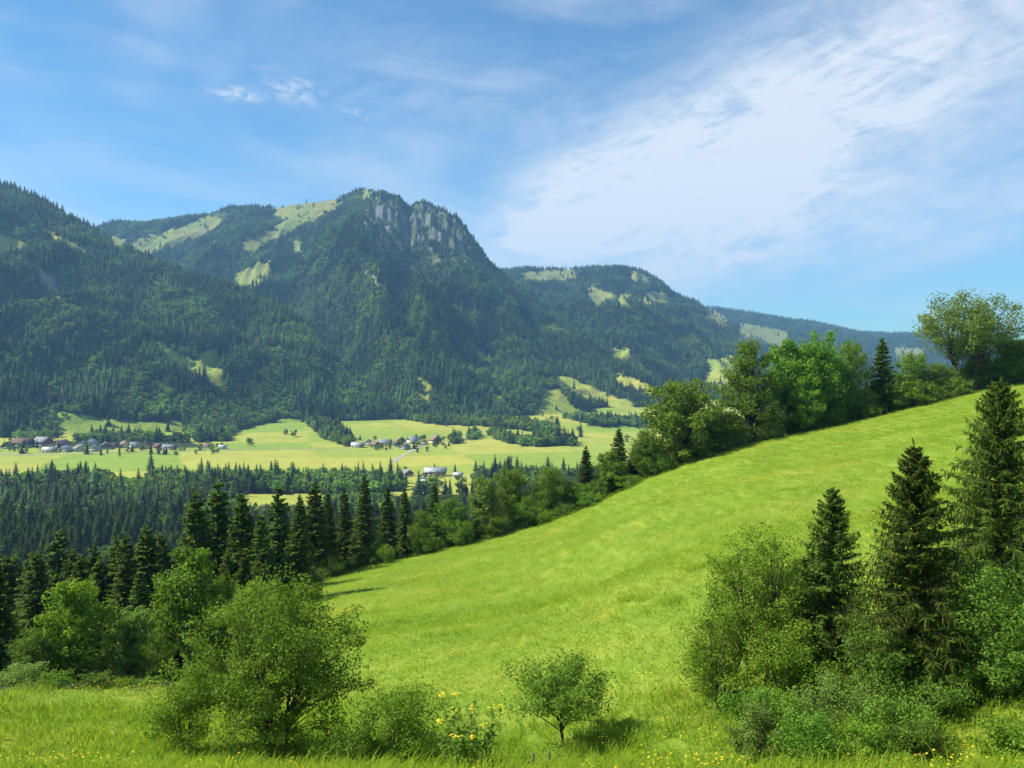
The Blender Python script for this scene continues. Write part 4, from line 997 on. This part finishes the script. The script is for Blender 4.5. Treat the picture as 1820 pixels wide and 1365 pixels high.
def house(px, py, wpx, ratio, hf, wall, upper, roof, rz, label, group, name='house', cat='house'):
    if wpx < 25 and ratio > 0.65: rz = rz + 82; ratio = 1.15; wpx = wpx * 0.85      # gable end towards the valley road
    X, Y, z = ground_at(px, py, 600)
    w = 0.80 * wpx * Y / F; d = w * ratio; h = max(3.0, w * hf * 0.9); rh = d * 0.36
    o = thing(name, (X, Y, z - 0.4), label, cat, group, rad(rz))
    h1 = h * 0.55 if upper else h
    m1 = MB(); m1.box((-w / 2, -d / 2, 0), (w / 2, d / 2, h1 + 0.4))
    link('wall', m1.mesh('wall', M[wall]), o)
    gab = MB(); y0 = h1 + 0.4; hw, hd = w / 2 - (0.0 if not upper else -0.12), d / 2 + (0.12 if upper else -0.0)
    V = [(-hw, -hd, y0), (hw, -hd, y0), (hw, hd, y0), (-hw, hd, y0), (-hw, -hd, h + 0.4), (hw, -hd, h + 0.4), (hw, hd, h + 0.4), (-hw, hd, h + 0.4), (-hw, 0, h + 0.4 + rh), (hw, 0, h + 0.4 + rh)]
    gab.add(V, [(0, 1, 5, 4), (2, 3, 7, 6), (0, 3, 2, 1)] if upper else [(4, 5, 6, 7)], [(4, 7, 8), (5, 9, 6)])
    if upper: gab.add(V, [(1, 2, 6, 5), (3, 0, 4, 7)])
    link('gable', gab.mesh('gable', M[upper or wall]), o)
    rf = MB(); ov = 0.9; t_ = 0.35; e = h + 0.4 - ov * rh / (d / 2) + 0.05; top = h + 0.45 + rh
    for sg in (-1, 1):
        V = [(-hw - ov, sg * (d / 2 + ov), e), (hw + ov, sg * (d / 2 + ov), e), (hw + ov, 0, top), (-hw - ov, 0, top)]
        V = V + [(a_, b_, c_ + t_) for a_, b_, c_ in V]
        rf.add(V, [(0, 1, 2, 3), (4, 7, 6, 5), (0, 4, 5, 1), (1, 5, 6, 2), (3, 7, 4, 0)])
    r_ = link('roof', rf.mesh('roof', M[roof]), o)
    if w > 9:
        c_ = link('chimney', CHIM, r_); c_.location = (w * 0.22, d * 0.08, top - 0.3)
    nw = int(np.clip(w / 3.4, 2, 7))
    for fl in range(2 if h > 5 else 1):
        for k in range(nw):
            q = link('window', WIN, o); q.location = (-w / 2 + (k + 0.5) * w / nw, -d / 2 - (0.15 if (upper and fl) else 0.03), 1.3 + fl * h * 0.47)
            if k < 3 and w > 9:
                q2 = link('window', WIN, o); q2.location = (w / 2 + (0.15 if (upper and fl) else 0.03), -d / 2 + (k + 0.5) * d / 3, 1.3 + fl * h * 0.47); q2.rotation_euler = (0, 0, rad(90))
    return o
VG, HG, FG = 'houses of the left village', 'houses of the hamlet in the middle of the valley', 'farm buildings behind the meadow trees'
HL = [
    (14, 797, 24, 0.8, .34, 'cream_wall', 'wood_wall', 'roof_brown', 20, 'brown farmhouse at the left end of the village'),
    (42, 795, 36, 0.7, .34, 'white_wall', 'wood_wall', 'roof_brown', 4, 'large dark brown roofed farmhouse, second from the left end of the village'),
    (76, 794, 36, 0.75, .36, 'cream_wall', 'wood_wall', 'roof_grey', -25, 'large grey brown barn right of the dark roofed farmhouse'),
    (88, 804, 27, 0.6, .24, 'cream_wall', 'wood_wall', 'roof_pale', 8, 'low shed with pale flat roof in the front row of the village'),
    (109, 795, 25, 0.8, .40, 'white_wall', 'wood_wall', 'roof_red', 62, 'reddish gabled house right of the large barn'),
    (117, 803, 22, 0.7, .30, 'white_wall', None, 'roof_pale', -10, 'white house with pale roof below the reddish gabled house'),
    (140, 802, 20, 0.8, .40, 'white_wall', None, 'roof_grey', 50, 'white gabled house with grey roof in the front row'),
    (146, 794, 18, 0.8, .36, 'white_wall', None, 'roof_grey', 15, 'small grey roofed house behind the front row'),
    (163, 792, 19, 0.8, .42, 'white_wall', None, 'roof_pale', -15, 'white house with very pale roof at the copse behind the village'),
    (166, 802, 22, 0.7, .26, 'white_wall', None, 'roof_pale', 12, 'long low white house in the front row'),
    (188, 798, 24, 0.7, .34, 'white_wall', 'wood_wall', 'roof_grey', 30, 'grey roofed house in the middle of the village'),
    (204, 796, 16, 0.8, .36, 'white_wall', None, 'roof_brown', -35, 'small brown roofed house in the middle of the village'),
    (222, 795, 20, 0.85, .42, 'cream_wall', None, 'roof_red', 55, 'pinkish gabled house right of the village middle'),
    (239, 796, 20, 0.8, .36, 'white_wall', None, 'roof_pale', -40, 'blue grey roofed house next to the pinkish one'),
    (258, 797, 24, 0.75, .30, 'cream_wall', None, 'roof_brown', 18, 'cream house with low brown roof'),
    (281, 798, 17, 0.8, .38, 'cream_wall', 'wood_wall', 'roof_brown', 58, 'dark gabled house near the right end of the village'),
    (301, 799, 27, 0.5, .24, 'cream_wall', 'wood_wall', 'roof_grey', 2, 'long low barn at the right end of the village'),
    (2, 762, 16, 0.7, .36, 'cream_wall', None, 'roof_red', 10, 'single house above the village at the left edge'),
    (368, 796, 24, 0.5, .24, 'cream_wall', None, 'roof_red', -6, 'long low beige building on the road right of the village'),
    (396, 798, 15, 0.6, .26, 'cream_wall', None, 'roof_pale', 6, 'small pale building at the end of the village road'),
    (405, 783, 15, 0.7, .28, 'wood_wall', None, 'roof_brown', 10, 'lone brown hay hut on the field'),
]
for h_ in HL: house(*h_, VG)
for h_ in [
    (636, 795, 26, 0.6, .22, 'cream_wall', 'wood_wall', 'roof_pale', 0, 'long low shed with pale roof at the left end of the hamlet'),
    (655, 791, 20, 0.7, .26, 'white_wall', None, 'roof_grey', 10, 'grey green roofed shed behind the long low shed'),
    (667, 794, 18, 0.8, .34, 'cream_wall', 'wood_wall', 'roof_red', 60, 'reddish brown gabled house in the left half of the hamlet'),
    (684, 792, 28, 0.6, .30, 'cream_wall', 'wood_wall', 'roof_grey', -4, 'wide dark roofed barn in the hamlet'),
    (704, 793, 16, 0.8, .44, 'white_wall', 'wood_wall', 'roof_brown', 45, 'tall brown roofed farmhouse in the middle of the hamlet'),
    (713, 786, 18, 0.8, .40, 'white_wall', 'wood_wall', 'roof_red', 25, 'highest standing red roofed house of the hamlet'),
    (733, 788, 22, 0.8, .42, 'white_wall', None, 'roof_pale', -50, 'white house with broad pale roof in the hamlet'),
    (752, 790, 18, 0.8, .34, 'cream_wall', None, 'roof_red', 14, 'beige house right of the broad pale roof'),
    (774, 787, 22, 0.8, .42, 'cream_wall', 'wood_wall', 'roof_red', 40, 'pinkish farmhouse at the right end of the hamlet'),
    (718, 799, 17, 0.7, .34, 'white_wall', None, 'roof_grey', -20, 'white house lowest down by the farm road'),
]: house(*h_, HG)
for h_ in [
    (774, 846, 46, 0.45, .26, 'white_wall', 'red_wall', 'roof_pale', 4, 'long farm building with grey roof and red boards'),
    (724, 846, 20, 0.7, .40, 'white_wall', 'red_wall', 'roof_grey', 45, 'small white and red gabled house left of the long farm building'),
    (752, 851, 15, 0.7, .30, 'white_wall', None, 'roof_red', 10, 'small white outbuilding in front of the long farm building'),
    (814, 849, 18, 0.6, .44, 'white_wall', None, 'roof_pale', -10, 'boxy white building right of the long farm building'),
    (756, 862, 20, 0.6, .26, 'cream_wall', None, 'roof_pale', -18, 'low pale roofed shed below the farm buildings'),
    (906, 840, 14, 0.7, .34, 'white_wall', None, 'roof_brown', 20, 'small white house among trees right of the farm buildings'),
    (646, 842, 14, 0.7, .34, 'cream_wall', None, 'roof_red', 30, 'small house at the far side of the spruce belt'),
]: house(*h_, FG)

# ------------------------------------------------------------------ grass and flowers
def grass_mat():
    m, q = new_mat('grass_blades')
    at = q.node('ShaderNodeAttribute', attribute_name='tint'); ge = q.node('ShaderNodeNewGeometry')
    mp = q.node('ShaderNodeMapping'); q.t.links.new(ge.outputs['Position'], mp.inputs[0]); mp.inputs['Scale'].default_value = (0.5, 1.0, 0.2)
    n1 = q.noise(mp.outputs[0], 0.16, 5.0, 0.62); n2 = q.noise(ge.outputs['Position'], 0.6, 3.0, 0.6)
    c1 = q.mix(q.sstep(n1, 0.35, 0.66), (0.178, 0.300, 0.020, 1), (0.300, 0.365, 0.034, 1))
    c2 = q.mix(at.outputs['Fac'], (0.190, 0.312, 0.022, 1), (0.305, 0.400, 0.042, 1))
    c = q.mix(0.5, c1, c2); c = q.mix(q.m('MULTIPLY', q.sstep(n2, 0.5, 0.75), 0.40), c, (0.30, 0.31, 0.05, 1))
    d = q.node('ShaderNodeBsdfDiffuse'); q.put(d.inputs[0], c)
    t = q.node('ShaderNodeBsdfTranslucent'); q.put(t.inputs[0], q.mix(1.0, c, (1.2, 1.25, 0.6, 1), 'MULTIPLY'))
    mx = q.node('ShaderNodeMixShader'); mx.inputs[0].default_value = 0.55
    q.t.links.new(d.outputs[0], mx.inputs[1]); q.t.links.new(t.outputs[0], mx.inputs[2])
    o = q.node('ShaderNodeOutputMaterial'); q.t.links.new(mx.outputs[0], o.inputs[0])
    return m
M['grass'] = grass_mat()
def grass_patch(seed, n, radius, h0, h1, w, mat='grass', lean=(0.1, 0.75)):
    g = np.random.default_rng(seed); b = MB()
    r = radius * np.sqrt(g.random(n)); a_ = g.uniform(0, 6.28, n)
    P = np.stack([r * np.cos(a_), r * np.sin(a_), np.full(n, -0.03)], 1)
    hh = g.uniform(h0, h1, n); la = g.uniform(0, 6.28, n); le = g.uniform(*lean, n) * hh
    d = np.stack([np.cos(la), np.sin(la), np.zeros(n)], 1); s_ = np.stack([-d[:, 1], d[:, 0], np.zeros(n)], 1) * (w * g.uniform(0.6, 1.4, n))[:, None]
    mid = P + d * (le * 0.3)[:, None] + np.array([0, 0, 1]) * (hh * 0.6)[:, None]; tip = P + d * le[:, None] + np.array([0, 0, 1]) * (hh * g.uniform(0.75, 1, n))[:, None]
    V = np.stack([P - s_, P + s_, mid + s_ * 0.7, mid - s_ * 0.7, tip], 1).reshape(-1, 3); k = np.arange(n)[:, None] * 5
    ti = g.random(n)
    b.add(V, k + np.array([[0, 1, 2, 3]]), k + np.array([[3, 2, 4]]), tq=ti, tt=ti)
    return proto('grass_patch', b.mesh('grass_patch', M[mat]))
GP = [grass_patch(700 + k, 36, 0.6, 0.06, 0.15, 0.016, lean=(0.8, 2.2)) for k in range(4)] + [grass_patch(710 + k, 38, 0.55, 0.16, 0.46, 0.014, lean=(0.5, 1.5)) for k in range(4)] + [grass_patch(720 + k, 110, 1.1, 0.05, 0.14, 0.016, lean=(0.8, 2.2)) for k in range(4)]
def meadow_points(y0, y1, sp, seed):
    X, Y, g = scatter(-110, 110, y0, y1, sp, seed)
    z, idx = terrain(X, Y); px = CX + F * X / Y
    ok = (idx == 0) & (Y < edge_Y(px) + 3.0) & (np.abs(X / Y) < 0.74) & (Y > near_Y0(px) - 6)
    return X[ok], Y[ok], z[ok], px[ok], g
X, Y, z, px, g = meadow_points(16, 66, 0.55, 31); n = len(X)
tallp = (Y < np.where(px < 620, 40, 31) + 6 * fbm(X / 6, Y / 6, 41, 2)) | (fbm(X / 5, Y / 5, 43, 3) > 0.42)
pk = np.where(tallp, 4, 0) + g.integers(0, 4, n)
sz = g.uniform(0.75, 1.25, n); shz = sz * (0.8 + 0.5 * np.clip(fbm(X / 3, Y / 3, 44, 2) + 0.5, 0, 1))
gn_scatter('meadow_grass', 'long and short grass blades of the near meadow', GP, np.c_[X, Y, z], pk, sz, shz, g.uniform(0, 6.28, n), 'grass')
X, Y, z, px, g = meadow_points(60, 162, 0.95, 32); n = len(X)
gn_scatter('meadow_grass', 'mown grass of the far meadow slope', GP, np.c_[X, Y, z], 8 + g.integers(0, 4, n), g.uniform(0.8, 1.3, n), g.uniform(0.5, 1.35, n) * (0.75 + 0.6 * np.clip(fbm(X / 7, Y / 4, 46, 3) + 0.4, 0, 1)), g.uniform(0, 6.28, n), 'grass')
print('GRASS', n)
def flower_patch(seed, n, radius, size, h):
    g = np.random.default_rng(seed); b = MB()
    r = radius * np.sqrt(g.random(n)); a_ = g.uniform(0, 6.28, n); P = np.stack([r * np.cos(a_), r * np.sin(a_), g.uniform(0.55, 1, n) * h], 1)
    for k in range(3):
        an = k * 1.047 + g.uniform(0, 1, n); U = np.stack([np.cos(an), np.sin(an), g.uniform(-0.4, 0.4, n)], 1) * size; Wv = np.stack([-np.sin(an), np.cos(an), g.uniform(-0.3, 0.3, n)], 1) * size * 0.25
        b.rhombs(P - U / 2, U, Wv, g.random(n))
    return proto('flower_patch', b.mesh('flower_patch', M['petal']))
FP = [flower_patch(800 + k, 12, 0.6, 0.07, 0.44) for k in range(4)]
X, Y, z, px, g = meadow_points(16, 90, 0.9, 33)
py = HY - F * z / Y
dn = np.clip(fbm(X / 7, Y / 5, 51, 3) * 1.6 - 0.12, 0, 1) * np.where((py > 1255) & (px < 700), 2.4, 0.7) + np.where((py > 1200) & (px > 1000) & (px < 1320), 0.25, 0)
ok = g.random(len(X)) < dn; X, Y, z = X[ok], Y[ok], z[ok]; n = len(X)
gn_scatter('meadow_flowers', 'yellow wild flowers scattered through the meadow grass', FP, np.c_[X, Y, z], g.integers(0, 4, n), g.uniform(0.8, 1.2, n), g.uniform(0.7, 1.2, n), g.uniform(0, 6.28, n), 'flowers')

# ------------------------------------------------------------------ the air of the valley
hz = MB(); hz.box((-7000, -1700, -119), (7000, 7000, 760))
hm, q = new_mat('valley_air')
pv = q.node('ShaderNodeVolumePrincipled'); pv.inputs['Color'].default_value = (0.30, 0.62, 1.0, 1); pv.inputs['Density'].default_value = 8.8e-5; pv.inputs['Anisotropy'].default_value = 0.1
oo = q.node('ShaderNodeOutputMaterial'); q.t.links.new(pv.outputs[0], oo.inputs['Volume'])
o = link('haze', hz.mesh('haze', hm)); tag(o, 'thin blue haze filling the valley air', 'haze', kind='stuff')
